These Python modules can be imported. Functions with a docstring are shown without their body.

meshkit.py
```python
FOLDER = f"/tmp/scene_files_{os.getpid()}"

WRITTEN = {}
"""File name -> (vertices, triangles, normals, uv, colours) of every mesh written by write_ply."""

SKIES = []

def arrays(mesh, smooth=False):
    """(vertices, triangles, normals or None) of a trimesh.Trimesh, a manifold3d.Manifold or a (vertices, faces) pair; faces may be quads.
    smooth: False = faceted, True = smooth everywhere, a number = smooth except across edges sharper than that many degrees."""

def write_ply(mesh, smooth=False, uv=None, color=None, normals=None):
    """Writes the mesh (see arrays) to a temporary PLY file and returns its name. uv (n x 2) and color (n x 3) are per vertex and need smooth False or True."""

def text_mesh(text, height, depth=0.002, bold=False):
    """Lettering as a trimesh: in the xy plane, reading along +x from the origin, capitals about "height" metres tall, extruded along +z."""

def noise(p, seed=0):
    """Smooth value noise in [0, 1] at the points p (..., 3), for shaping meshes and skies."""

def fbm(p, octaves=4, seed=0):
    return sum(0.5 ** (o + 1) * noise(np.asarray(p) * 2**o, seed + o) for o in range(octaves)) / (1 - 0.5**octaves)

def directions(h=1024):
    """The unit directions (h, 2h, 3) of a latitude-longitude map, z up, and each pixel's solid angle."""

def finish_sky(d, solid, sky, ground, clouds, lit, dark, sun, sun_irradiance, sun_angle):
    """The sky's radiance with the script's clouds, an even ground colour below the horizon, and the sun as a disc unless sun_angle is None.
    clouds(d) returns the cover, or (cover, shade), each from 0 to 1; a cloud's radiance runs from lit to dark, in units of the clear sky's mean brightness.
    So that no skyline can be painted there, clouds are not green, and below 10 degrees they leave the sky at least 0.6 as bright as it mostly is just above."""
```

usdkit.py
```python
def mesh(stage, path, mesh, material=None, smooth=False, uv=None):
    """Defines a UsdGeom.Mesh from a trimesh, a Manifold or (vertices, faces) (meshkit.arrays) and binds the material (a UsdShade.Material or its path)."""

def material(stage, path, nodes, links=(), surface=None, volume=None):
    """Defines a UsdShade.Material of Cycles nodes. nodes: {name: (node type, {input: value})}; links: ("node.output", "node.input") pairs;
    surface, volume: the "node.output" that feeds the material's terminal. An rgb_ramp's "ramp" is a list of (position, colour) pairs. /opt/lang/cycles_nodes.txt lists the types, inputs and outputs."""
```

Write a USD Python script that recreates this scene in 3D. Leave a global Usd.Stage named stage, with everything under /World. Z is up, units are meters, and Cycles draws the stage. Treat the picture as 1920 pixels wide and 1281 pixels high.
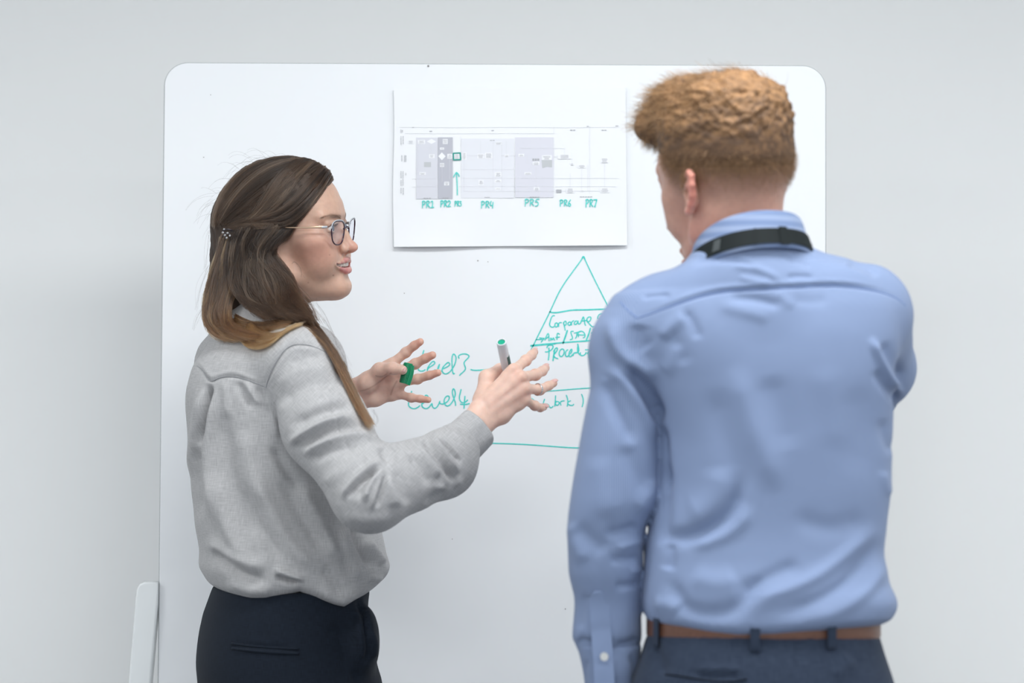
import math, random
import numpy as np, trimesh, usdkit, meshkit
from scipy import sparse
from scipy.ndimage import map_coordinates
from scipy.spatial import cKDTree
from scipy.interpolate import CubicSpline
from shapely.geometry import LineString, Polygon, box as sbox
from shapely.ops import unary_union
from pxr import Usd, UsdGeom, UsdLux, UsdShade, Gf, Sdf, Vt

random.seed(7)
RNG = np.random.default_rng(7)
stage = Usd.Stage.CreateInMemory()
UsdGeom.SetStageUpAxis(stage, UsdGeom.Tokens.z)
UsdGeom.SetStageMetersPerUnit(stage, 1.0)
UsdGeom.Xform.Define(stage, '/World')

# ------------------------------------------------------------------ camera
FPX, IMG_W, IMG_H = 4000.0, 1920.0, 1281.0
EYE = np.array([0.0, 0.0, 1.25])
PITCH, ROLL = math.radians(2.0), math.radians(0.28)
_d = np.array([0, math.cos(PITCH), math.sin(PITCH)])
_u0 = np.array([0, -math.sin(PITCH), math.cos(PITCH)])
_r0 = np.array([1.0, 0, 0])
_r = _r0 * math.cos(ROLL) + _u0 * math.sin(ROLL)
_u = _u0 * math.cos(ROLL) - _r0 * math.sin(ROLL)
cam = UsdGeom.Camera.Define(stage, '/World/Camera')
cam.CreateHorizontalApertureAttr(36.0)
cam.CreateVerticalApertureAttr(36.0 * IMG_H / IMG_W)
cam.CreateFocalLengthAttr(FPX / IMG_W * 36.0)
cam.CreateFStopAttr(3.0)
cam.CreateFocusDistanceAttr(3.58)
cam.CreateClippingRangeAttr(Gf.Vec2f(0.05, 100))
_m = Gf.Matrix4d(*_r, 0, *_u, 0, *(-_d), 0, *EYE, 1)
cam.AddTransformOp().Set(_m)
cam.CreateExposureAttr(0.02)

def at(px, py, Y):
    """the world point on the plane y = Y that the measured photo position looks at"""
    v = _d + _r * ((px - IMG_W / 2) / FPX) + _u * ((IMG_H / 2 - py) / FPX)
    return EYE + v * (Y / v[1])

def pix(p):
    q = np.asarray(p, float) - EYE
    z = q @ _d
    return np.stack([IMG_W / 2 + FPX * (q @ _r) / z, IMG_H / 2 - FPX * (q @ _u) / z], -1)

# ------------------------------------------------------------------ light
def rect_light(name, pos, size, power, color, rot=(0, 0, 0)):
    l = UsdLux.RectLight.Define(stage, '/World/' + name)
    l.CreateWidthAttr(size[0]); l.CreateHeightAttr(size[1])
    l.CreateIntensityAttr(power); l.CreateColorAttr(Gf.Vec3f(*color))
    l.AddTranslateOp().Set(Gf.Vec3d(*pos)); l.AddRotateXYZOp().Set(Gf.Vec3f(*rot))
    return l
dome = UsdLux.DomeLight.Define(stage, '/World/unseen_sky_light')  # uniform sky out of view, a weak ambient light for the room
dome.CreateIntensityAttr(0.14); dome.CreateColorAttr(Gf.Vec3f(0.93, 0.97, 1.0))
CEIL = 2.75
PANELS = [(x, y) for y in (0.2, 2.38) for x in (-2.3, 0.3, 2.6)]
for i, (x, y) in enumerate(PANELS):
    rect_light(f'unseen_panel_light_{i + 1:03d}', (x, y, CEIL - 0.05), (1.15, 0.55), 15.5, (0.965, 0.99, 1.0))  # unseen ceiling panels, placed to light board and shoulders from above
# daylight through an unseen wide window behind the camera, lighting wall, board and backs
rect_light('unseen_window_light', (0.0, -2.93, 1.80), (7.0, 1.6), 1.3, (0.93, 0.97, 1.0), (90, 0, 0))
# ------------------------------------------------------------------ helpers: prims
_taken = {}
def numbered(parent, name):
    k = parent + '/' + name
    n = _taken.get(k, 0); _taken[k] = n + 1
    return k if n == 0 else f'{k}_{n:03d}'

def tag(prim, label=None, cat=None, group=None, kind=None):
    for k, v in (('label', label), ('category', cat), ('group', group), ('kind', kind)):
        if v: prim.SetCustomDataByKey(k, v)
    return prim

def thing(name, label, cat, group=None):
    x = UsdGeom.Xform.Define(stage, numbered('/World', name))
    return tag(x.GetPrim(), label, cat, group)

def obj(name, mesh, mat, parent=None, smooth=False, label=None, cat=None, group=None, kind=None, color=None, uvw=None):
    path = numbered(str(parent.GetPath()) if parent else '/World', name)
    if color is not None or uvw is not None:
        smooth = True
    m = usdkit.mesh(stage, path, mesh, mat, smooth=smooth)
    api = UsdGeom.PrimvarsAPI(m)
    if color is not None:
        api.CreatePrimvar('tint', Sdf.ValueTypeNames.Color3fArray, 'vertex').Set(Vt.Vec3fArray.FromNumpy(np.asarray(color, np.float32)))
    if uvw is not None:
        api.CreatePrimvar('weave', Sdf.ValueTypeNames.Color3fArray, 'vertex').Set(Vt.Vec3fArray.FromNumpy(np.asarray(uvw, np.float32)))
    return tag(m.GetPrim(), label, cat, group, kind)

def curves(name, strands, mat, parent, width, colors=None, label=None, kind=None):
    """strands: list of (n,3); one BasisCurves; width: root-to-tip (w0, w1)"""
    path = numbered(str(parent.GetPath()), name)
    c = UsdGeom.BasisCurves.Define(stage, path)
    c.CreateTypeAttr('linear')
    c.CreatePointsAttr(Vt.Vec3fArray.FromNumpy(np.vstack(strands).astype(np.float32)))
    c.CreateCurveVertexCountsAttr(Vt.IntArray.FromNumpy(np.array([len(s) for s in strands], np.int32)))
    w = np.concatenate([np.linspace(width[0], width[1], len(s)) for s in strands])
    c.CreateWidthsAttr(Vt.FloatArray.FromNumpy(w.astype(np.float32))); c.SetWidthsInterpolation('vertex')
    if colors is not None:
        UsdGeom.PrimvarsAPI(c).CreatePrimvar('tint', Sdf.ValueTypeNames.Color3fArray, 'vertex').Set(Vt.Vec3fArray.FromNumpy(np.vstack(colors).astype(np.float32)))
    UsdShade.MaterialBindingAPI.Apply(c.GetPrim()).Bind(mat)
    return tag(c.GetPrim(), label, None, None, kind)

# ------------------------------------------------------------------ helpers: meshes
cat_ = trimesh.util.concatenate
def bx(x0, x1, y0, y1, z0, z1):
    m = trimesh.creation.box((x1 - x0, y1 - y0, z1 - z0))
    m.apply_translation(((x0 + x1) / 2, (y0 + y1) / 2, (z0 + z1) / 2))
    return m

def rounded_slab(poly, depth, bevel):
    """a shapely outline (x,z plane) extruded along +y with chamfered rims"""
    n = 3
    rings, ys = [], []
    for k in range(n + 1):
        a = k / n * math.pi / 2
        rings.append(bevel * (1 - math.sin(a))); ys.append(bevel * (1 - math.cos(a)))
    steps = list(zip(rings, ys)) + [(r, depth - y) for r, y in reversed(list(zip(rings, ys)))]
    outline = np.array(poly.exterior.coords)[:-1]
    c = np.array(poly.centroid.coords[0])
    # inset each vertex along its averaged normal
    if Polygon(outline).exterior.is_ccw is False: outline = outline[::-1]
    e = np.roll(outline, -1, 0) - outline
    nn = np.stack([e[:, 1], -e[:, 0]], 1); nn /= np.linalg.norm(nn, axis=1, keepdims=True)
    vn = nn + np.roll(nn, 1, 0); vn /= np.linalg.norm(vn, axis=1, keepdims=True)
    V, F, N = [], [], len(outline)
    for r, y in steps:
        o = outline - vn * r
        V.append(np.stack([o[:, 0], np.full(N, y), o[:, 1]], 1))
    V = np.vstack(V)
    for s in range(len(steps) - 1):
        for i in range(N):
            a, b = s * N + i, s * N + (i + 1) % N
            F += [[a, b, b + N], [a, b + N, a + N]]
    pts, tri = trimesh.creation.triangulate_polygon(Polygon(outline - vn * bevel), engine='earcut')
    for base, flip in ((0, False), ((len(steps) - 1) * N, True)):
        y = V[base, 1]
        k = len(V)
        V = np.vstack([V, np.stack([pts[:, 0], np.full(len(pts), y), pts[:, 1]], 1)])
        for t in tri: F.append([k + t[0], k + t[1], k + t[2]])
    m = trimesh.Trimesh(V, F, process=False)
    m.merge_vertices()
    trimesh.repair.fix_normals(m)
    return m

def sweep(pts, radii, sides=10, flat=None, up=(0, 0, 1), cap=True):
    """tube along pts; radii (n,) or (n,2) = along side / along up"""
    p = np.asarray(pts, float)
    R = np.broadcast_to(np.asarray(radii, float).reshape(-1, 1) if np.ndim(radii) < 2 else np.asarray(radii, float), (len(p), 2)) if np.ndim(radii) else np.full((len(p), 2), radii)
    t = np.gradient(p, axis=0); t /= np.linalg.norm(t, axis=1, keepdims=True) + 1e-12
    a = np.cross(t, np.asarray(up, float)); a /= np.linalg.norm(a, axis=1, keepdims=True) + 1e-9
    b = np.cross(a, t)
    ang = np.arange(sides) * 2 * math.pi / sides
    v = (p[:, None] + R[:, :1, None] * np.cos(ang)[None, :, None] * a[:, None] + R[:, 1:, None] * np.sin(ang)[None, :, None] * b[:, None])
    n = len(p); F = []
    for i in range(n - 1):
        for j in range(sides):
            q, w = i * sides + j, i * sides + (j + 1) % sides
            F += [[q, w, w + sides], [q, w + sides, q + sides]]
    V = v.reshape(-1, 3)
    if cap:
        k = len(V); V = np.vstack([V, p[:1], p[-1:]])
        for j in range(sides):
            F.append([k, (j + 1) % sides, j]); F.append([k + 1, (n - 1) * sides + j, (n - 1) * sides + (j + 1) % sides])
    m = trimesh.Trimesh(V, F, process=False); trimesh.repair.fix_normals(m)
    return m

def spline(pts, n):
    p = np.asarray(pts, float)
    if len(p) == 2: return p[0] + (p[1] - p[0]) * np.linspace(0, 1, n)[:, None]
    s = np.r_[0, np.cumsum(np.linalg.norm(np.diff(p, axis=0), axis=1) ** 0.6 + 1e-9)]
    return CubicSpline(s, p)(np.linspace(0, s[-1], n))

# ------------------------------------------------------------------ helpers: implicit sculpting
def unit(v): v = np.asarray(v, float); return v / np.linalg.norm(v)
def smin(a, b, k):
    if k <= 0: return np.minimum(a, b)
    h = np.maximum(k - np.abs(a - b), 0) / k
    return np.minimum(a, b) - h * h * k * 0.25

class Clay:
    """a signed distance grid; add / cut smooth primitives, then mesh() it"""
    def __init__(self, lo, hi, h):
        self.lo = np.asarray(lo, float); self.h = h
        self.n = np.ceil((np.asarray(hi, float) - self.lo) / h).astype(int) + 1
        self.D = np.full(self.n, 0.5, np.float32)
    def sub(self, lo, hi):
        a = np.clip(np.floor((np.asarray(lo) - self.lo) / self.h).astype(int), 0, self.n)
        b = np.clip(np.ceil((np.asarray(hi) - self.lo) / self.h).astype(int) + 1, 0, self.n)
        sl = tuple(slice(i, j) for i, j in zip(a, b))
        g = [self.lo[k] + self.h * np.arange(a[k], b[k]) for k in range(3)]
        return sl, (g[0][:, None, None], g[1][None, :, None], g[2][None, None, :])
    def put(self, lo, hi, f, k, cut=False):
        pad = k + 3 * self.h
        sl, P = self.sub(np.asarray(lo) - pad, np.asarray(hi) + pad)
        if 0 in [s.stop - s.start for s in sl]: return self
        d = f(*P).astype(np.float32)
        self.D[sl] = -smin(-self.D[sl], d, k) if cut else smin(self.D[sl], d, k)
        return self
    def cap(self, a, b, ra, rb=None, k=0.01, cut=False):
        a, b = np.asarray(a, float), np.asarray(b, float); rb = ra if rb is None else rb
        ba = b - a; L = max(ba @ ba, 1e-12); R = max(ra, rb)
        def f(x, y, z):
            px, py, pz = x - a[0], y - a[1], z - a[2]
            h = np.clip((px * ba[0] + py * ba[1] + pz * ba[2]) / L, 0, 1)
            return np.sqrt((px - h * ba[0]) ** 2 + (py - h * ba[1]) ** 2 + (pz - h * ba[2]) ** 2) - (ra + (rb - ra) * h)
        return self.put(np.minimum(a, b) - R, np.maximum(a, b) + R, f, k, cut)
    def chain(self, pts, radii, k=0.01, cut=False):
        for i in range(len(pts) - 1): self.cap(pts[i], pts[i + 1], radii[i], radii[i + 1], k, cut)
        return self
    def ell(self, c, r, k=0.01, R=None, cut=False):
        """ellipsoid, R: rows = local axes in world"""
        c, r = np.asarray(c, float), np.asarray(r, float)
        Rm = np.eye(3) if R is None else np.asarray(R, float)
        ext = np.sqrt(((Rm * r[:, None]) ** 2).sum(0))
        def f(x, y, z):
            px, py, pz = x - c[0], y - c[1], z - c[2]
            q = [(px * Rm[i, 0] + py * Rm[i, 1] + pz * Rm[i, 2]) for i in range(3)]
            k0 = np.sqrt(sum((q[i] / r[i]) ** 2 for i in range(3)))
            k1 = np.sqrt(sum((q[i] / r[i] ** 2) ** 2 for i in range(3)))
            return k0 * (k0 - 1) / np.maximum(k1, 1e-6)
        return self.put(c - ext, c + ext, f, k, cut)
    def bone(self, a, b, ra, rb, side, k=0.01, cut=False):
        """tapered elliptic limb: ra, rb = (along side, along the other normal)"""
        a, b = np.asarray(a, float), np.asarray(b, float)
        t = b - a; L = np.linalg.norm(t); t = t / L
        s = np.asarray(side, float); s = unit(s - (s @ t) * t); o = np.cross(t, s)
        R = max(max(ra), max(rb))
        def f(x, y, z):
            px, py, pz = x - a[0], y - a[1], z - a[2]
            l = px * t[0] + py * t[1] + pz * t[2]; h = np.clip(l / L, 0, 1)
            u = (px * s[0] + py * s[1] + pz * s[2]); v = (px * o[0] + py * o[1] + pz * o[2])
            wu, wv = ra[0] + (rb[0] - ra[0]) * h, ra[1] + (rb[1] - ra[1]) * h
            m = np.minimum(wu, wv); e = (l - h * L)
            k0 = np.sqrt((u / wu) ** 2 + (v / wv) ** 2 + (e / m) ** 2)
            k1 = np.sqrt((u / wu ** 2) ** 2 + (v / wv ** 2) ** 2 + (e / m ** 2) ** 2)
            return k0 * (k0 - 1) / np.maximum(k1, 1e-6)
        return self.put(np.minimum(a, b) - R, np.maximum(a, b) + R, f, k, cut)
    def loft(self, zs, cx, cy, wa, wb, yaw=0.0, ex=2.0, k=0.01, cap=0.02):
        """stack of super-ellipses along z: centre, half sizes (side, depth); yaw turns the section"""
        zs = np.asarray(zs, float); o = np.argsort(zs); zs = zs[o]
        arr = [np.broadcast_to(np.asarray(q, float), zs.shape)[o] for q in (cx, cy, wa, wb, ex, yaw)]
        from scipy.interpolate import PchipInterpolator as PI_
        fn = [PI_(zs, q) for q in arr]
        R = max(arr[2].max(), arr[3].max()) * 1.2
        lo = (arr[0].min() - R, arr[1].min() - R, zs[0]); hi = (arr[0].max() + R, arr[1].max() + R, zs[-1])
        def f(x, y, z):
            zc = np.clip(z, zs[0], zs[-1])
            X, Y, A, B, E, T = [q(zc) for q in fn]
            c, s = np.cos(T), np.sin(T)
            u = (x - X) * c + (y - Y) * s; v = -(x - X) * s + (y - Y) * c
            g = (np.abs(u / A) ** E + np.abs(v / B) ** E + 1e-12) ** (1 / E)
            rad = np.sqrt(u * u + v * v) + 1e-9
            d = rad * (1 - 1 / g) * np.minimum(1.0, np.minimum(A, B) / np.maximum(rad / g, 1e-6) + 0.25)
            e = np.maximum(zs[0] - z, z - zs[-1])
            return np.where(e > -cap, smax_(d, e, cap), d)
        return self.put(lo, hi, f, k)
    def value(self, p):
        q = (np.asarray(p, float) - self.lo) / self.h
        return map_coordinates(self.D, q.T, order=1, mode='nearest')
    def mesh(self, smooth=6):
        v, f = surface_nets(self.D, self.lo, self.h)
        m = trimesh.Trimesh(v, f, process=False)
        return relax(m, smooth)

def smax_(a, b, k): return -smin(-a, -b, k)

def surface_nets(D, lo, h):
    s = D < 0
    n = np.array(D.shape) - 1
    acc = np.zeros(n, np.uint8)
    for i in range(8):
        a, b, c = i & 1, i >> 1 & 1, i >> 2 & 1
        acc += s[a:a + n[0], b:b + n[1], c:c + n[2]]
    act = (acc > 0) & (acc < 8)
    idx = np.argwhere(act)
    num = np.full(n, -1, np.int32); num[act] = np.arange(len(idx))
    cor = np.array([[i & 1, i >> 1 & 1, i >> 2 & 1] for i in range(8)])
    val = np.stack([D[tuple((idx + c).T)] for c in cor], 1)
    pos, cnt = np.zeros((len(idx), 3)), np.zeros(len(idx))
    for a in range(8):
        for bit in (1, 2, 4):
            b = a | bit
            if a == b: continue
            va, vb = val[:, a], val[:, b]; m = (va < 0) != (vb < 0)
            t = va[m] / (va[m] - vb[m])
            pos[m] += cor[a] + t[:, None] * (cor[b] - cor[a]); cnt[m] += 1
    V = lo + h * (idx + pos / cnt[:, None])
    F = []
    for ax in range(3):
        o1, o2 = [(1, 2), (2, 0), (0, 1)][ax]
        sl0 = [slice(None)] * 3; sl1 = [slice(None)] * 3
        sl0[ax] = slice(0, -1); sl1[ax] = slice(1, None)
        a, b = s[tuple(sl0)], s[tuple(sl1)]
        e = np.argwhere(a != b)
        e = e[(e[:, o1] > 0) & (e[:, o2] > 0) & (e[:, o1] < n[o1]) & (e[:, o2] < n[o2])]
        d1 = np.zeros(3, int); d1[o1] = 1; d2 = np.zeros(3, int); d2[o2] = 1
        q = np.stack([num[tuple((e - d1 - d2).T)], num[tuple((e - d2).T)], num[tuple(e.T)], num[tuple((e - d1).T)]], 1)
        flip = ~a[tuple(e.T)]
        q[flip] = q[flip][:, ::-1]
        F.append(q)
    Q = np.vstack(F)
    return V, np.vstack([Q[:, [0, 1, 2]], Q[:, [0, 2, 3]]])

def finer(m):
    v, f = trimesh.remesh.subdivide(m.vertices, m.faces)
    return relax(trimesh.Trimesh(v, f, process=False), 3)

def adjacency(m):
    e = m.edges_unique; n = len(m.vertices)
    A = sparse.coo_matrix((np.ones(len(e) * 2), (np.r_[e[:, 0], e[:, 1]], np.r_[e[:, 1], e[:, 0]])), (n, n)).tocsr()
    return sparse.diags(1 / np.maximum(np.asarray(A.sum(1)).ravel(), 1)) @ A

def relax(m, it=5, lam=0.5, mu=-0.52):
    A = adjacency(m); v = np.array(m.vertices)
    for i in range(it):
        v = v + lam * (A @ v - v); v = v + mu * (A @ v - v)
    m.vertices = v
    return m

def vnormals(m):
    v, f = m.vertices, m.faces
    n = np.zeros_like(v); fn = np.cross(v[f[:, 1]] - v[f[:, 0]], v[f[:, 2]] - v[f[:, 0]])
    for k in range(3): np.add.at(n, f[:, k], fn)
    return n / np.maximum(np.linalg.norm(n, axis=1, keepdims=True), 1e-12)

def creases(m, strokes, mask=None):
    """push folds into cloth: strokes = (photo polyline, height in m (+ ridge, - groove), half width px); each fold is laid on
    the cloth that faces the camera side and displaces it along its own normal"""
    n = vnormals(m); P = pix(m.vertices)
    view = unit(np.array([0, -1.0, 0])); face = np.clip((n @ view) * 2.0 + 0.35, 0, 1)
    disp = np.zeros(len(P))
    for st in strokes:
        line, amp, wid = st[0], st[1], st[2]
        c = spline(np.array(line, float), 26) if len(line) > 2 else np.array(line[0]) + (np.array(line[1]) - np.array(line[0])) * np.linspace(0, 1, 26)[:, None]
        lo, hi = c.min(0) - 3.2 * wid, c.max(0) + 3.2 * wid
        sel = np.where(((P > lo) & (P < hi)).all(1) & (face > 0))[0]
        if mask is not None and len(st) > 3: sel = sel[mask[st[3]][sel] > 0.02]
        if not len(sel): continue
        best, bt = np.full(len(sel), 1e9), np.zeros(len(sel))
        for i in range(len(c) - 1):
            ab = c[i + 1] - c[i]; q = P[sel] - c[i]
            t = np.clip((q @ ab) / max(ab @ ab, 1e-9), 0, 1)
            d = np.linalg.norm(q - t[:, None] * ab, axis=1)
            b = d < best; best[b] = d[b]; bt[b] = (i + t[b]) / (len(c) - 1)
        tap = np.clip(np.minimum(bt, 1 - bt) * 4.0, 0, 1); tap = tap * tap * (3 - 2 * tap)
        w = np.exp(-(best / wid) ** 2) * tap
        if mask is not None and len(st) > 3: w = w * mask[st[3]][sel]
        disp[sel] += amp * w * face[sel]
    m.vertices = m.vertices + n * disp[:, None]
    return m

def blot(P, c, r):
    return np.exp(-(np.linalg.norm((P - np.asarray(c)) / np.asarray(r), axis=1)) ** 2)
# ------------------------------------------------------------------ materials
UsdGeom.Scope.Define(stage, '/World/Looks')
def mat(name, nodes, links=(), surface='p.BSDF'):
    return usdkit.material(stage, '/World/Looks/' + name, nodes, list(links), surface=surface)
def plain(name, col, rough=0.5, **kw):
    return mat(name, {'p': ('principled_bsdf', {'base_color': col, 'roughness': rough, **kw})})
def srgb(r, g, b):
    c = np.array([r, g, b]) / 255.0
    return tuple(np.where(c < 0.04045, c / 12.92, ((c + 0.055) / 1.055) ** 2.4))

M_wall = mat('wall_paint', {'t': ('geometry', {}), 'n': ('noise_texture', {'scale': 90.0, 'detail': 4.0}), 'b': ('bump', {'strength': 0.04, 'distance': 0.002}),
     'p': ('principled_bsdf', {'base_color': (0.905, 0.915, 0.915), 'roughness': 0.75})},
    [('t.position', 'n.vector'), ('n.fac', 'b.height'), ('b.normal', 'p.normal')])
M_ceil = plain('ceiling_paint', (0.82, 0.82, 0.81), 0.9)
M_floor = mat('carpet', {'t': ('geometry', {}), 'n': ('noise_texture', {'scale': 260.0, 'detail': 3.0}), 'r': ('rgb_ramp', {'ramp': [(0.3, (0.16, 0.17, 0.19)), (0.7, (0.24, 0.25, 0.27))]}),
     'p': ('principled_bsdf', {'roughness': 0.95})}, [('t.position', 'n.vector'), ('n.fac', 'r.fac'), ('r.color', 'p.base_color')])
M_skirt = plain('skirting_paint', (0.75, 0.75, 0.75), 0.5)
M_board = mat('whiteboard_enamel', {'t': ('geometry', {}), 'n': ('noise_texture', {'scale': 6.0, 'detail': 3.0}), 'r': ('map_range', {'from_min': 0.3, 'from_max': 0.7, 'to_min': 0.16, 'to_max': 0.26}),
     'p': ('principled_bsdf', {'base_color': (0.86, 0.88, 0.905), 'roughness': 0.3, 'specular_ior_level': 0.35})},
    [('t.position', 'n.vector'), ('n.fac', 'r.value')])
M_edge = plain('board_edge_grey', (0.42, 0.44, 0.45), 0.4)
M_leg = plain('white_powder_coat', (0.86, 0.89, 0.90), 0.25, coat_weight=0.3)
M_castor = plain('castor_rubber', (0.05, 0.05, 0.055), 0.6)
M_speck = plain('marker_speck', (0.25, 0.24, 0.24), 0.6)
M_ink = mat('green_marker_ink', {'t': ('geometry', {}), 'n': ('noise_texture', {'scale': 160.0, 'detail': 3.0}),
     'r': ('rgb_ramp', {'ramp': [(0.3, (0.012, 0.56, 0.50)), (0.7, (0.11, 0.72, 0.66))]}), 'p': ('principled_bsdf', {'roughness': 0.45})},
    [('t.position', 'n.vector'), ('n.fac', 'r.fac'), ('r.color', 'p.base_color')])
M_inkd = plain('green_marker_ink_dense', (0.0, 0.33, 0.27), 0.45)
M_paper = mat('paper', {'t': ('geometry', {}), 'n': ('noise_texture', {'scale': 7.0, 'detail': 3.0}), 'b': ('bump', {'strength': 0.06, 'distance': 0.01}),
     'p': ('principled_bsdf', {'base_color': (0.87, 0.885, 0.91), 'roughness': 0.5, 'specular_ior_level': 0.3})},
    [('t.position', 'n.vector'), ('n.fac', 'b.height'), ('b.normal', 'p.normal')])
M_band = {k: plain('print_' + k, c, 0.55) for k, c in dict(light_grey=(0.69, 0.70, 0.76), mid_grey=(0.50, 0.51, 0.57), pale_grey=(0.785, 0.80, 0.85), soft_grey=(0.715, 0.72, 0.79), line_grey=(0.72, 0.73, 0.77), text_grey=(0.44, 0.45, 0.48), note_grey=(0.54, 0.56, 0.58), white=(0.88, 0.89, 0.92)).items()}

def skin(name, rough=0.42):
    return mat(name, {'a': ('attribute', {'attribute': 'tint'}), 't': ('geometry', {}), 'n': ('noise_texture', {'scale': 120.0, 'detail': 4.0}),
        'm': ('noise_texture', {'scale': 1400.0, 'detail': 2.0}), 'r': ('map_range', {'from_min': 0.25, 'from_max': 0.75, 'to_min': 0.93, 'to_max': 1.06}),
        'x': ('vector_math', {'math_type': 'scale'}), 'b': ('bump', {'strength': 0.12, 'distance': 0.001}),
        'p': ('principled_bsdf', {'roughness': rough, 'specular_ior_level': 0.38, 'subsurface_weight': 0.25, 'subsurface_radius': (1.0, 0.35, 0.2), 'subsurface_scale': 0.004})},
        [('t.position', 'n.vector'), ('t.position', 'm.vector'), ('n.fac', 'r.value'), ('a.color', 'x.vector1'), ('r.result', 'x.scale'), ('x.vector', 'p.base_color'), ('m.fac', 'b.height'), ('b.normal', 'p.normal')])
M_skin = skin('skin')
M_teeth = plain('tooth_enamel', (0.55, 0.51, 0.46), 0.25)
M_eye = mat('eyeball', {'a': ('attribute', {'attribute': 'tint'}), 'p': ('principled_bsdf', {'roughness': 0.08, 'specular_ior_level': 0.6})}, [('a.color', 'p.base_color')])
def hairmat(name, rough=0.32):
    return mat(name, {'a': ('attribute', {'attribute': 'tint'}), 'p': ('principled_bsdf', {'roughness': rough, 'specular_ior_level': 0.45})}, [('a.color', 'p.base_color')])
M_strand = hairmat('hair_strand', 0.36)
M_fibre = mat('hair_fibre', {'a': ('attribute', {'attribute': 'tint'}), 'p': ('principled_hair_bsdf', {'model': 'Chiang', 'parametrization': 'Direct coloring', 'roughness': 0.38, 'radial_roughness': 0.45, 'random_roughness': 0.1})}, [('a.color', 'p.color')])
M_hairbase = hairmat('hair_mass', 0.7)

def cloth(name, c1, c2, warp, weft, bump=0.25, sheen=0.15, rough=0.85, mixfac=0.5):
    """woven cloth: threads follow the garment's own weave coordinates (metres along weft, along warp)"""
    return mat(name, {'a': ('attribute', {'attribute': 'weave'}),
        's1': ('mapping', {'scale': (warp, weft * 0.06, 1.0)}), 's2': ('mapping', {'scale': (warp * 0.06, weft, 1.0)}),
        'n1': ('noise_texture', {'scale': 1.0, 'detail': 2.0}), 'n2': ('noise_texture', {'scale': 1.0, 'detail': 2.0}),
        'mx': ('mix', {'fac': 0.5}), 'r': ('rgb_ramp', {'ramp': [(0.36, c1), (0.64, c2)]}), 'b': ('bump', {'strength': bump, 'distance': 0.0006}),
        'p': ('principled_bsdf', {'roughness': rough, 'sheen_weight': sheen, 'specular_ior_level': 0.2})},
        [('a.vector', 's1.vector'), ('a.vector', 's2.vector'), ('s1.vector', 'n1.vector'), ('s2.vector', 'n2.vector'), ('n1.fac', 'mx.color1'), ('n2.fac', 'mx.color2'),
         ('mx.color', 'r.fac'), ('r.color', 'p.base_color'), ('mx.color', 'b.height'), ('b.normal', 'p.normal')])
M_blouse = cloth('grey_chambray', (0.335, 0.333, 0.338), (0.475, 0.472, 0.478), 900.0, 900.0, bump=0.3)
M_navy = cloth('navy_suiting', (0.0042, 0.0075, 0.0145), (0.0095, 0.0155, 0.027), 1400.0, 1400.0, bump=0.15, sheen=0.03)
M_slate = cloth('slate_suiting', (0.017, 0.026, 0.050), (0.034, 0.049, 0.080), 900.0, 900.0, bump=0.2, sheen=0.05)
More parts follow.
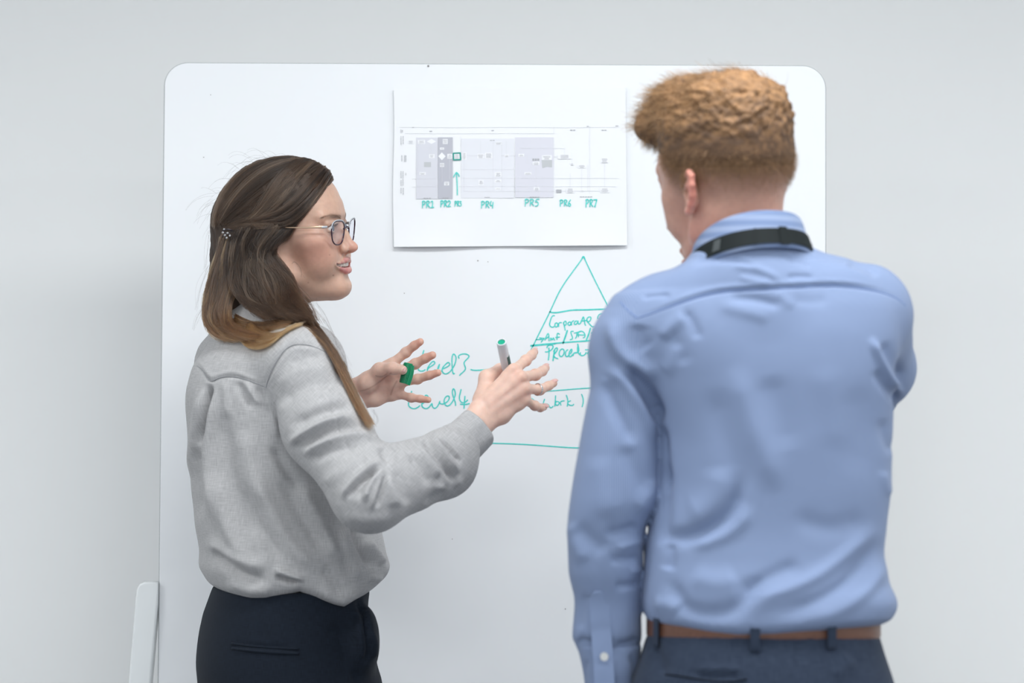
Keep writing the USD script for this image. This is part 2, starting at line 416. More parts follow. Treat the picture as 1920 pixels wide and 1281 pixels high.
M_shirt = mat('blue_striped_poplin', {'a': ('attribute', {'attribute': 'weave'}), 's': ('separate_xyz', {}), 'k': ('math', {'math_type': 'multiply', 'value2': 2 * math.pi / 0.0022}),
     'w': ('math', {'math_type': 'sine'}), 'r': ('map_range', {'from_min': -0.6, 'from_max': 0.6, 'clamp': True}), 'm': ('mix', {'color1': (0.162, 0.226, 0.385), 'color2': (0.255, 0.322, 0.480)}),
     'p': ('principled_bsdf', {'roughness': 0.75, 'sheen_weight': 0.1, 'specular_ior_level': 0.25})},
    [('a.vector', 's.vector'), ('s.x', 'k.value1'), ('k.value', 'w.value1'), ('w.value', 'r.value'), ('r.result', 'm.fac'), ('m.color', 'p.base_color')])
M_seam = plain('blouse_thread', (0.30, 0.305, 0.32), 0.9)
M_seamb = plain('shirt_thread', (0.16, 0.24, 0.46), 0.9)
M_leather = mat('tan_leather', {'t': ('geometry', {}), 'n': ('noise_texture', {'scale': 400.0, 'detail': 3.0}), 'r': ('rgb_ramp', {'ramp': [(0.3, (0.10, 0.042, 0.026)), (0.7, (0.165, 0.078, 0.052))]}),
     'b': ('bump', {'strength': 0.15, 'distance': 0.0005}), 'p': ('principled_bsdf', {'roughness': 0.4})}, [('t.position', 'n.vector'), ('n.fac', 'r.fac'), ('r.color', 'p.base_color'), ('n.fac', 'b.height'), ('b.normal', 'p.normal')])
M_shoe = plain('black_shoe_leather', (0.015, 0.014, 0.014), 0.3)
M_lan = plain('lanyard_webbing', (0.006, 0.010, 0.011), 0.7, specular_ior_level=0.25)
M_lanp = plain('lanyard_print', (0.045, 0.055, 0.058), 0.6)
M_button = plain('pearl_button', (0.55, 0.56, 0.55), 0.3)
M_rim = plain('plum_acetate', (0.035, 0.012, 0.028), 0.2)
M_rimclear = plain('clear_grey_acetate', (0.45, 0.48, 0.52), 0.15)
M_gold = plain('rose_gold_metal', (0.62, 0.44, 0.31), 0.28, metallic=0.8)
M_silver = plain('silver_metal', (0.75, 0.74, 0.74), 0.18, metallic=1.0)
M_gem = plain('clear_gem', (0.9, 0.9, 0.92), 0.05, transmission_weight=0.6, ior=1.8)
M_darkmetal = plain('dark_hair_clip_metal', (0.06, 0.05, 0.055), 0.25, metallic=0.7)
M_lens = mat('spectacle_lens', {'t': ('transparent_bsdf', {'color': (0.96, 0.96, 0.985)}), 'g': ('glossy_bsdf', {'color': (1, 1, 1), 'roughness': 0.02}), 'm': ('mix_closure', {'fac': 0.05})},
    [('t.BSDF', 'm.closure1'), ('g.BSDF', 'm.closure2')], surface='m.closure')
M_penw = plain('marker_white_plastic', (0.72, 0.74, 0.78), 0.3)
M_peng = plain('green_plastic', (0.0, 0.22, 0.095), 0.32)
M_penplug = plain('teal_green_plug', (0.005, 0.36, 0.22), 0.35)
M_penlab = plain('marker_label_green', (0.05, 0.12, 0.11), 0.5)
# ------------------------------------------------------------------ the setting
WALL_Y, BOARD_Y = 4.50, 3.857
def struct(name, mesh, m, label=None):
    return obj(name, mesh, m, kind='structure', label=label)
struct('floor', bx(-4, 4, -3, WALL_Y + 0.1, -0.1, 0), M_floor, 'grey carpet floor of the office')
struct('ceiling', bx(-4, 4, -3, WALL_Y + 0.1, CEIL, CEIL + 0.1), M_ceil, 'white ceiling of the office')
struct('wall_back', bx(-4, 4, WALL_Y, WALL_Y + 0.1, 0, CEIL), M_wall, 'plain pale grey wall behind the whiteboard')
struct('wall_left', bx(-4.1, -4, -3, WALL_Y + 0.1, 0, CEIL), M_wall, 'pale grey wall on the left')
struct('wall_right', bx(4, 4.1, -3, WALL_Y + 0.1, 0, CEIL), M_wall, 'pale grey wall on the right')
struct('baseboard_back', bx(-4, 4, WALL_Y - 0.015, WALL_Y, 0, 0.1), M_skirt, 'low white skirting along the back wall')
struct('wall_front', cat_([bx(-4, 4, -3.1, -3, 0, 1.0), bx(-4, 4, -3.1, -3, 2.6, CEIL), bx(-4, -3.5, -3.1, -3, 1, 2.6), bx(3.5, 4, -3.1, -3, 1, 2.6)]), M_wall, 'unseen wall with a wide window opening behind the camera')
struct('unseen_window_1', cat_([bx(x - .025, x + .025, -3.07, -3.02, 1.0, 2.6) for x in (-3.475, -1.75, 0, 1.75, 3.475)] + [bx(-3.45, 3.45, -3.065, -3.025, z - .025, z + .025) for z in (1.025, 2.575)]), M_skirt, 'unseen wide window frame behind the camera')  # unseen frame set round the window light
for i, (x, y) in enumerate(PANELS):  # housings of the panel lights, out of view overhead
    where = ('left', 'middle', 'right')[i % 3] + (' rear' if i < 3 else ' front')
    t = thing('unseen_ceiling_light', f'unseen flat white ceiling light panel, {where} one of the six', 'ceiling light', 'unseen ceiling light panels')
    obj('frame', cat_([bx(x - .6, x + .6, y - .3, y - .275, CEIL - .03, CEIL), bx(x - .6, x + .6, y + .275, y + .3, CEIL - .03, CEIL), bx(x - .6, x - .575, y - .275, y + .275, CEIL - .03, CEIL), bx(x + .575, x + .6, y - .275, y + .275, CEIL - .03, CEIL)]), M_leg, t)
    obj('diffuser', bx(x - .575, x + .575, y - .275, y + .275, CEIL - .02, CEIL - .005), M_ceil, t)

# ------------------------------------------------------------------ whiteboard
def b(px, py, Y=BOARD_Y): return at(px, py, Y)
wb = thing('whiteboard', 'tall white mobile whiteboard with rounded corners and green marker drawing behind the two people', 'whiteboard')
TL, TR = b(309, 119), b(1548, 123)
x0, x1, ztop, zbot = TL[0], TR[0], (TL[2] + TR[2]) / 2, 0.12
rc = 0.042
outline = sbox(x0 + rc, zbot + rc, x1 - rc, ztop - rc).buffer(rc, quad_segs=12)
panel = rounded_slab(outline, 0.018, 0.0015); panel.apply_translation((0, BOARD_Y, 0))
obj('panel', panel, M_board, wb, smooth=30)
rimo = outline.buffer(0.0014).difference(outline.buffer(-0.0006))
rim = trimesh.creation.extrude_polygon(rimo, 0.014, engine='earcut')
rim.apply_transform([[1, 0, 0, 0], [0, 0, 1, BOARD_Y + 0.003], [0, 1, 0, 0], [0, 0, 0, 1]]); trimesh.repair.fix_normals(rim)
obj('edge_strip', rim, M_edge, wb, label='thin grey strip round the panel edge')

def board_leg(side):
    """flat white post with a rounded head, splaying outwards to a floor foot with castors"""
    top_in, w = (x0 - 0.001 if side < 0 else x1 + 0.001), 0.036
    zt = b(275, 1091)[2]
    # outline in (u = outwards from the board edge, z)
    tl = 0.0115 / 0.163                                     # outward lean of the post
    A = [(0.0, zt), (0.024, zt), (0.033, zt - 0.004), (0.0375, zt - 0.013), (0.0395, zt - 0.027)]
    out_b, in_b = 0.0395 + (zt - 0.05) * tl, 0.006 + (zt - 0.05) * tl
    A += [(out_b, 0.05), (in_b, 0.05), (0.0, zt - 0.04)]
    P = Polygon([(top_in + side * u, z) for u, z in A])
    m = rounded_slab(P, 0.034, 0.004); m.apply_translation((0, BOARD_Y - 0.012, 0))
    xm = top_in + side * (out_b + in_b) / 2
    foot = rounded_slab(sbox(xm - 0.022, 0.045, xm + 0.022, 0.085).buffer(0), 0.56, 0.006); foot.apply_translation((0, BOARD_Y - 0.28, 0))
    return m, foot, xm
for s in (-1, 1):
    post, foot, xm = board_leg(s)
    lg = obj('leg', post, M_leg, wb, smooth=30)
    obj('foot_bar', foot, M_leg, lg, smooth=30)
    for yy in (-0.25, 0.25):
        c = trimesh.creation.cylinder(0.022, 0.02, sections=20); c.apply_transform(trimesh.transformations.rotation_matrix(math.pi / 2, (0, 1, 0))); c.apply_translation((xm, BOARD_Y + yy, 0.0225))
        obj('castor', c, M_castor, lg, smooth=40)

def ink(lines, width, mat_, parent, name, label=None, Y=BOARD_Y, lift=0.0006, zoom=None, wob=0.0):
    """pen strokes lying on the board: each polyline (photo position) becomes a raised flat line"""
    shapes = []
    for ln in lines:
        w = width
        if isinstance(ln, tuple) and not np.ndim(ln[0]): w, ln = ln
        ln = np.array(ln, float)
        if zoom: ln = ln / zoom[2] + np.array(zoom[:2])
        c = spline(ln, max(8, len(ln) * 7)) if len(ln) > 2 else ln
        p = np.array([at(q[0], q[1], Y) for q in c])[:, [0, 2]]
        shapes.append(LineString(p).buffer(w * .9 / 2 / FPX * Y, quad_segs=3))
    g = unary_union(shapes).simplify(0.00008)
    ms = [trimesh.creation.extrude_polygon(q, 0.0005, engine='earcut') for q in getattr(g, 'geoms', [g])]
    m = cat_(ms)
    m.apply_transform([[1, 0, 0, 0], [0, 0, 1, Y - lift], [0, 1, 0, 0], [0, 0, 0, 1]]); trimesh.repair.fix_normals(m)
    return obj(name, m, mat_, parent, label=label)

ink([[(1094, 481), (1075, 508), (1050, 545), (1031, 585), (1015, 617), (999, 650), (957, 736), (911, 830)], [(1094, 481), (1115, 525), (1143, 580), (1210, 708), (1272, 838)], [(1091, 485), (1094, 481), (1097, 487)]], 2.4, M_ink, wb, 'pyramid_outline', 'tall green triangle drawn on the board')
ink([(3.0, [(1031, 585), (1046, 586), (1070, 582), (1100, 581), (1130, 580), (1146, 582)])], 2.6, M_ink, wb, 'pyramid_line', 'highest green line across the drawn triangle')
ink([(4.0, [(996, 648.5), (1020, 646), (1040, 644.5)]), (3.0, [(1030, 645), (1050, 643), (1090, 640), (1120, 638), (1176, 633)])], 3, M_ink, wb, 'pyramid_line', 'second green line across the drawn triangle')
ink([[(958, 738), (1000, 735), (1035, 733), (1060, 731), (1100, 728), (1220, 724)]], 2.2, M_ink, wb, 'pyramid_line', 'third green line across the drawn triangle')
ink([[(911, 831), (950, 832), (1000, 834.5), (1060, 839), (1083, 840), (1274, 842)]], 2.4, M_ink, wb, 'pyramid_line', 'lowest green line closing the drawn triangle')
ZB = (740, 640, 9.15); ZA = (980, 560, 9.15); ZC = (980, 720, 9.15)
ink([[(500, 160), (480, 240), (440, 380), (405, 480), (440, 510), (520, 490)], [(572, 475), (640, 420), (690, 370), (665, 345), (610, 390), (565, 470), (570, 530), (610, 545), (680, 500)],
     [(690, 490), (725, 498), (768, 398)], [(768, 398), (745, 500), (800, 515)], [(815, 480), (900, 440), (945, 390), (920, 365), (870, 400), (815, 480), (830, 540), (880, 560), (950, 520), (1020, 420), (1050, 330), (1045, 250), (1010, 220), (985, 280), (985, 400), (995, 520), (1010, 560), (1025, 550)],
     [(1105, 290), (1100, 250), (1160, 220), (1240, 225), (1275, 260), (1200, 350), (1195, 400), (1215, 470), (1160, 540), (1115, 585)]], 2.5, M_ink, wb, 'handwriting', 'green handwriting reading Level3', zoom=ZB)
ink([(2.6, [(1310, 485), (1350, 497), (1450, 497), (1540, 490), (2150, 485)])], 2.6, M_ink, wb, 'handwriting', 'green dash leading from Level3 to the triangle', zoom=ZB)
ink([[(290, 860), (275, 930), (240, 1050), (245, 1110), (310, 1155), (380, 1145), (430, 1105)], [(475, 1075), (545, 1010), (570, 945), (540, 925), (490, 1000), (465, 1080), (480, 1130), (540, 1155), (600, 1120), (640, 1070), (650, 1120), (690, 1150), (740, 1110), (775, 1030)], [(765, 1050), (800, 1075), (850, 1070), (930, 1000), (930, 945), (890, 945), (850, 1010), (860, 1080), (900, 1110), (960, 1080), (1020, 980), (1040, 880), (1010, 815), (990, 860), (1020, 990), (1045, 1100)],
     [(1140, 830), (1115, 930), (1115, 1000), (1150, 1050), (1200, 1050), (1250, 1010)], [(1205, 945), (1190, 1150)], [(1130, 1080), (1200, 1085), (1280, 1070)]], 2.5, M_ink, wb, 'handwriting', 'green handwriting reading Level4', zoom=ZB)
ink([[(545, 295), (510, 300), (475, 380), (465, 460), (500, 490), (540, 478)], [(575, 418), (553, 455), (572, 488), (605, 460), (592, 422), (575, 418)], [(618, 478), (625, 420), (665, 412)], [(700, 410), (715, 470), (730, 540)], [(700, 425), (738, 390), (748, 428), (715, 462)],
     [(795, 405), (780, 445), (808, 458), (828, 420), (795, 405)], [(838, 452), (842, 405), (875, 380)], [(930, 388), (893, 402), (890, 442), (930, 430), (950, 385), (955, 430), (985, 428), (1040, 315), (1060, 390), (1080, 460)], [(1000, 388), (1090, 376)],
     [(1108, 398), (1170, 350), (1160, 315), (1115, 330), (1105, 380), (1150, 440), (1190, 480), (1230, 480)], [(1330, 340), (1338, 462)], [(1288, 345), (1300, 292), (1340, 265), (1385, 280), (1370, 320), (1318, 347)], [(1430, 300), (1440, 350), (1480, 330)]], 2.4, M_ink, wb, 'handwriting', 'green handwriting reading Corporate P, cut off by the shoulder', zoom=ZA)
ink([[(235, 705), (330, 700)], [(290, 675), (368, 682)], [(368, 682), (318, 746)], [(383, 712), (405, 650), (438, 600), (450, 640), (452, 722)], [(400, 690), (450, 650)], [(482, 718), (490, 682), (512, 708), (520, 684), (548, 715)], [(630, 612), (598, 598), (590, 650), (588, 702)], [(568, 667), (632, 660)],
     (3.2, [(765, 550), (730, 660), (692, 768)]), [(868, 562), (828, 572), (842, 630), (855, 680), (815, 705)], [(888, 592), (1000, 563)], [(932, 582), (922, 655), (905, 682)], [(958, 655), (985, 560), (1045, 578), (1070, 640), (1040, 672)], [(950, 622), (1062, 624)], (3.0, [(1162, 510), (1130, 620), (1095, 705)]),
     [(1183, 592), (1232, 582)], [(1215, 610), (1195, 642), (1230, 625), (1220, 652), (1258, 665)], [(1215, 528), (1220, 540)], [(1275, 600), (1290, 625)]], 2.3, M_ink, wb, 'handwriting', 'small green handwriting with arrow and slashes under Corporate', zoom=ZA)
ink([[(450, 850), (452, 960), (440, 1052)], [(418, 842), (460, 800), (520, 812), (508, 862), (440, 910), (392, 915)], (3.0, [(548, 880), (520, 1062)]), [(532, 905), (592, 850), (592, 885), (540, 962), (602, 1030)], [(682, 863), (636, 900), (630, 970), (662, 996), (705, 950), (710, 890), (682, 863)],
     [(772, 880), (735, 930), (745, 992), (790, 975)], [(792, 950), (845, 890), (840, 868), (800, 925), (805, 995), (852, 962)], (3.0, [(862, 975), (900, 930), (935, 925), (945, 785)]), [(943, 830), (950, 920), (985, 965)], [(990, 930), (1002, 975), (1050, 972), (1085, 925)], [(1078, 880), (1150, 890), (1108, 942)], [(1130, 920), (1145, 1022)], [(1160, 930), (1205, 955), (1290, 920)]], 2.5, M_ink, wb, 'handwriting', 'green handwriting reading Procedur, cut off by the sleeve', zoom=ZA)
ink([[(375, 265), (378, 352), (430, 350), (470, 402), (520, 385)], [(565, 205), (560, 300), (550, 382)], [(565, 332), (592, 300), (626, 320), (610, 360), (565, 350)], [(657, 362), (650, 312), (712, 290)], [(750, 195), (775, 290), (765, 382)], [(820, 290), (775, 340), (830, 370), (875, 350)], [(1012, 180), (1040, 280), (1020, 390)], [(180, 265), (195, 300)], [(160, 250), (180, 330)]], 2.3, M_ink, wb, 'handwriting', 'green handwriting reading Work I, between hand and sleeve', zoom=ZC)
# two or three tiny marks left on the board
sp = []
for (px, py, r) in [(803, 124, 2.0), (395, 178, .8), (896, 489, 1.2), (915, 491, .8), (758, 550, .9), (382, 295, .9), (848, 1011, .8), (1060, 1142, 1.0), (1255, 425, .8)]:
    c = trimesh.creation.cylinder(r / 1037, 0.0006, sections=10); c.apply_transform(trimesh.transformations.rotation_matrix(math.pi / 2, (1, 0, 0))); c.apply_translation(b(px, py) - np.array([0, .0004, 0])); sp.append(c)
obj('ink_speck', cat_(sp), M_speck, wb, label='tiny dark specks on the white surface', kind='stuff')

# ------------------------------------------------------------------ printed sheet
ps = thing('printed_diagram', 'large white paper sheet with pale process diagram and green PR notes on the whiteboard', 'printed sheet')
PY = BOARD_Y - 0.004
NX, NZ = 44, 30
c00, c10, c01, c11 = (738, 166), (1173, 162), (738, 463), (1176, 460)
V = []
for j in range(NZ + 1):
    for i in range(NX + 1):
        u, v = i / NX, j / NZ
        px = (c00[0] * (1 - u) + c10[0] * u) * (1 - v) + (c01[0] * (1 - u) + c11[0] * u) * v
        py = (c00[1] * (1 - u) + c10[1] * u) * (1 - v) + (c01[1] * (1 - u) + c11[1] * u) * v
        px += 1.2 * math.sin(v * 7) * (u < .02)
        bow = 0.0055 * max(0, v - .72) ** 2 / .0784 * (0.55 + 0.45 * math.sin(u * 9.0 + .5)) + 0.0004 * math.sin(u * 13 + v * 5)
        V.append(at(px, py, PY - 0.0012 - bow))
F = []
for j in range(NZ):
    for i in range(NX):
        a = j * (NX + 1) + i
        F += [[a, a + NX + 1, a + NX + 2], [a, a + NX + 2, a + 1]]
V = np.array(V); n0 = len(V); F = np.array(F)
Vb = V + np.array([0, 0.0004, 0])
ring = [i for i in range(NX + 1)] + [j * (NX + 1) + NX for j in range(1, NZ + 1)] + [NZ * (NX + 1) + i for i in range(NX - 1, -1, -1)] + [j * (NX + 1) for j in range(NZ - 1, 0, -1)]
side = []
for q in range(len(ring)):
    a, c = ring[q], ring[(q + 1) % len(ring)]
    side += [[a, c, c + n0], [a, c + n0, a + n0]]
sheet = trimesh.Trimesh(np.vstack([V, Vb]), np.vstack([F, F[:, ::-1] + n0, side]), process=False)
obj('sheet', sheet, M_paper, ps, smooth=40)
PR_Y = PY - 0.0021
ZP = (720, 140, 3.767)
def zp(x, y): return (x / ZP[2] + ZP[0], y / ZP[2] + ZP[1])
def pbox(x0_, y0_, x1_, y1_, lift=0.0, poly=None):
    q = poly or [(x0_, y0_), (x1_, y0_), (x1_, y1_), (x0_, y1_)]
    p = np.array([at(*zp(*c), PR_Y)[[0, 2]] for c in q])
    m = trimesh.creation.extrude_polygon(Polygon(p), 0.0002, engine='earcut')
    m.apply_transform([[1, 0, 0, 0], [0, 0, 1, PR_Y - lift], [0, 1, 0, 0], [0, 0, 0, 1]]); trimesh.repair.fix_normals(m)
    return m
obj('printed_band', pbox(228, 445, 380, 878), M_band['light_grey'], ps, label='light grey printed column above PR1')
obj('printed_band', pbox(382, 443, 485, 878), M_band['mid_grey'], ps, label='darker grey printed column above PR2')
obj('printed_band', pbox(545, 452, 918, 872), M_band['pale_grey'], ps, label='wide very pale printed column above PR4')
obj('printed_band', pbox(926, 443, 1198, 868), M_band['soft_grey'], ps, label='pale grey printed column above PR5')
boxes = [(173, 462, 205, 488), (240, 462, 290, 490), (318, 562, 357, 590), (415, 455, 450, 490), (395, 515, 425, 530), (447, 560, 482, 594), (493, 560, 535, 597), (395, 625, 425, 652), (425, 757, 460, 783), (552, 550, 582, 602), (250, 690, 295, 708),
         (660, 560, 705, 592), (712, 552, 765, 592), (785, 476, 832, 494), (852, 566, 882, 582), (668, 745, 703, 780), (782, 690, 830, 722), (782, 742, 830, 762), (785, 800, 825, 815), (950, 560, 990, 580), (1050, 615, 1098, 638), (1115, 570, 1185, 602), (992, 690, 1040, 708), (1057, 795, 1098, 818),
         (1228, 562, 1322, 596), (1317, 622, 1340, 640), (1368, 635, 1425, 660), (1530, 588, 1585, 624), (1285, 800, 1345, 836), (1525, 800, 1592, 834), (1385, 814, 1410, 828)]
for q in boxes: obj('printed_box', pbox(*q, lift=0.0002), M_band['white'], ps)
for (cx, cy, rx, ry) in [(335, 472, 33, 18), (409, 577, 26, 28)]:
    obj('printed_diamond', pbox(0, 0, 0, 0, 0.0002, [(cx - rx, cy), (cx, cy - ry), (cx + rx, cy), (cx, cy + ry)]), M_band['white'], ps)
obj('printed_note', pbox(283, 618, 332, 652, 0.0003), M_band['note_grey'], ps, label='grey printed note in the PR1 column')
obj('printed_note', pbox(0, 0, 0, 0, 0.0003, [(1113, 604), (1187, 604), (1187, 655), (1150, 650), (1118, 660)]), M_band['note_grey'], ps, label='grey printed note in the PR5 column')
obj('printed_note', pbox(1216, 812, 1253, 834, 0.0003), M_band['text_grey'], ps, label='small dark printed box beside PR6')
hl, lw = [], 1.6
def L(x0_, y0_, x1_, y1_, w=lw):
    hl.append(pbox(min(x0_, x1_) - w / 2, min(y0_, y1_) - w / 2, max(x0_, x1_) + w / 2, max(y0_, y1_) + w / 2, 0.0003))
for q in [(110, 372, 1660, 372), (150, 415, 1200, 415), (1200, 372, 1200, 415), (1453, 362, 1453, 838), (200, 735, 380, 735), (545, 732, 1660, 732), (200, 792, 380, 792), (530, 790, 1200, 790), (1210, 790, 1640, 790), (565, 602, 565, 827), (565, 825, 1200, 825), (582, 573, 660, 573), (705, 573, 712, 573), (682, 465, 682, 560), (770, 480, 770, 820), (832, 480, 832, 820), (770, 480, 832, 480), (865, 470, 865, 566), (832, 573, 950, 573), (968, 520, 968, 560), (968, 520, 1275, 520), (1275, 520, 1275, 562), (990, 573, 1012, 573), (1012, 573, 1012, 627), (1012, 627, 1050, 627), (1075, 640, 1075, 795), (1198, 580, 1228, 580), (1327, 596, 1327, 622), (1315, 700, 1315, 800), (1396, 660, 1396, 814), (1440, 640, 1440, 822), (1558, 624, 1558, 800), (1253, 822, 1530, 822), (337, 492, 337, 562), (238, 490, 238, 700), (410, 652, 410, 760), (463, 594, 463, 740), (110, 735, 110, 735), (545, 670, 920, 670)]:
    L(*q)
obj('printed_line', cat_(hl), M_band['line_grey'], ps, kind='stuff', label='thin grey connector lines of the diagram')
tx = []
rr = random.Random(3)
for (xa, ya, xb, yb, n) in [(280, 870, 335, 876, 3), (412, 868, 460, 874, 3), (710, 865, 748, 870, 3), (1030, 863, 1100, 869, 4), (1383, 861, 1475, 867, 5), (322, 397, 345, 403, 1), (760, 392, 780, 398, 1), (1315, 389, 1355, 395, 2), (1537, 390, 1575, 396, 2), (1432, 363, 1450, 368, 1), (1635, 360, 1660, 366, 1), (198, 371, 215, 376, 1), (748, 463, 785, 468, 2), (1048, 593, 1100, 610, 3)]:
    w = (xb - xa) / n
    for i in range(n): tx.append(pbox(xa + i * w, ya, xa + (i + .8) * w, yb - 1, 0.0004))
for (xx, ya, yb) in [(118, 388, 412), (128, 392, 408), (118, 435, 497), (133, 435, 490), (124, 570, 612), (143, 570, 618), (152, 570, 615), (118, 682, 732), (132, 682, 735), (152, 695, 710), (118, 745, 785), (132, 740, 785), (118, 800, 838), (134, 800, 850)]:
    y = ya
    while y < yb:
        l = 4 + rr.random() * 9; tx.append(pbox(xx, y, xx + 4.5, min(y + l, yb), 0.0004)); y += l + 2.5
for (xa, ya, xb, yb) in boxes:
    yy = ya + 6
    while yy < yb - 3:
        ww = (xb - xa) * (0.45 + 0.4 * rr.random()); xs = (xa + xb - ww) / 2
        tx.append(pbox(xs, yy, xs + ww, yy + 2.2, 0.0005)); yy += 6.5
obj('printed_text', cat_(tx), M_band['text_grey'], ps, kind='stuff', label='tiny illegible printed captions')
GL = {'P': [[(.18, .02), (.08, 1)], [(.02, .12), (.55, .0), (.9, .2), (.55, .48), (.15, .52)]],
      'R': [[(.2, .02), (.08, .97)], [(.05, .1), (.6, .0), (.88, .2), (.5, .45), (.2, .5)], [(.3, .48), (.95, .95)]],
      '1': [[(.2, .12), (.5, .0), (.48, .95)], [(.05, 1.0), (.95, .93)]],
      '2': [[(.1, .2), (.45, .0), (.85, .2), (.55, .6), (.08, .95)], [(.08, .95), (.98, .92)]],
      '3': [[(.1, .08), (.8, .05), (.45, .42)], [(.45, .42), (.9, .62), (.6, .95), (.1, .9)]],
      '4': [[(.3, .0), (.08, .55), (.75, .6)], [(.85, .15), (.7, 1.0)]],
      '5': [[(1.0, .0), (.35, .05), (.2, .4)], [(.2, .4), (.7, .45), (.75, .8), (.1, 1.0)]],
      '6': [[(.75, .0), (.25, .4), (.1, .8), (.5, 1.0), (.8, .78), (.5, .55), (.15, .75)]],
      '7': [[(.05, .05), (1.0, .02)], [(1.0, .02), (.72, .48)], [(.72, .48), (.45, 1.0)], [(.45, 1.0), (.28, .90)]]}
for d, (xa, ya, xb, yb, w) in zip('1234567', [(270, 893, 358, 940, 1.9), (400, 890, 475, 934, 2.0), (500, 893, 550, 930, 1.6), (687, 895, 780, 942, 1.9), (995, 880, 1102, 928, 1.8), (1243, 885, 1328, 930, 1.9), (1425, 882, 1508, 935, 2.1)]):
    ww = (xb - xa) / 3; lines = []
    for i, ch in enumerate('PR' + d):
        for st in GL[ch]:
            lines.append([(xa + ww * (i + .82 * u) , ya + (yb - ya) * v) for u, v in st])
    ink(lines, w, M_ink, ps, 'handwriting', f'green handwriting reading PR{d}', Y=PR_Y, lift=0.0008, zoom=ZP)
ink([[(490, 556), (538, 553)], [(538, 553), (542, 598)], [(542, 600), (492, 602)], [(492, 602), (490, 556)]], 2.6, M_inkd, ps, 'drawn_square', 'small dark green square drawn on the diagram', Y=PR_Y, lift=0.0009, zoom=ZP)
ink([[(518, 850), (517, 780), (512, 692)], [(492, 722), (503, 702), (512, 690)], [(512, 690), (524, 702), (531, 718)]], 1.9, M_ink, ps, 'drawn_arrow', 'green arrow drawn up to the square', Y=PR_Y, lift=0.0008, zoom=ZP)
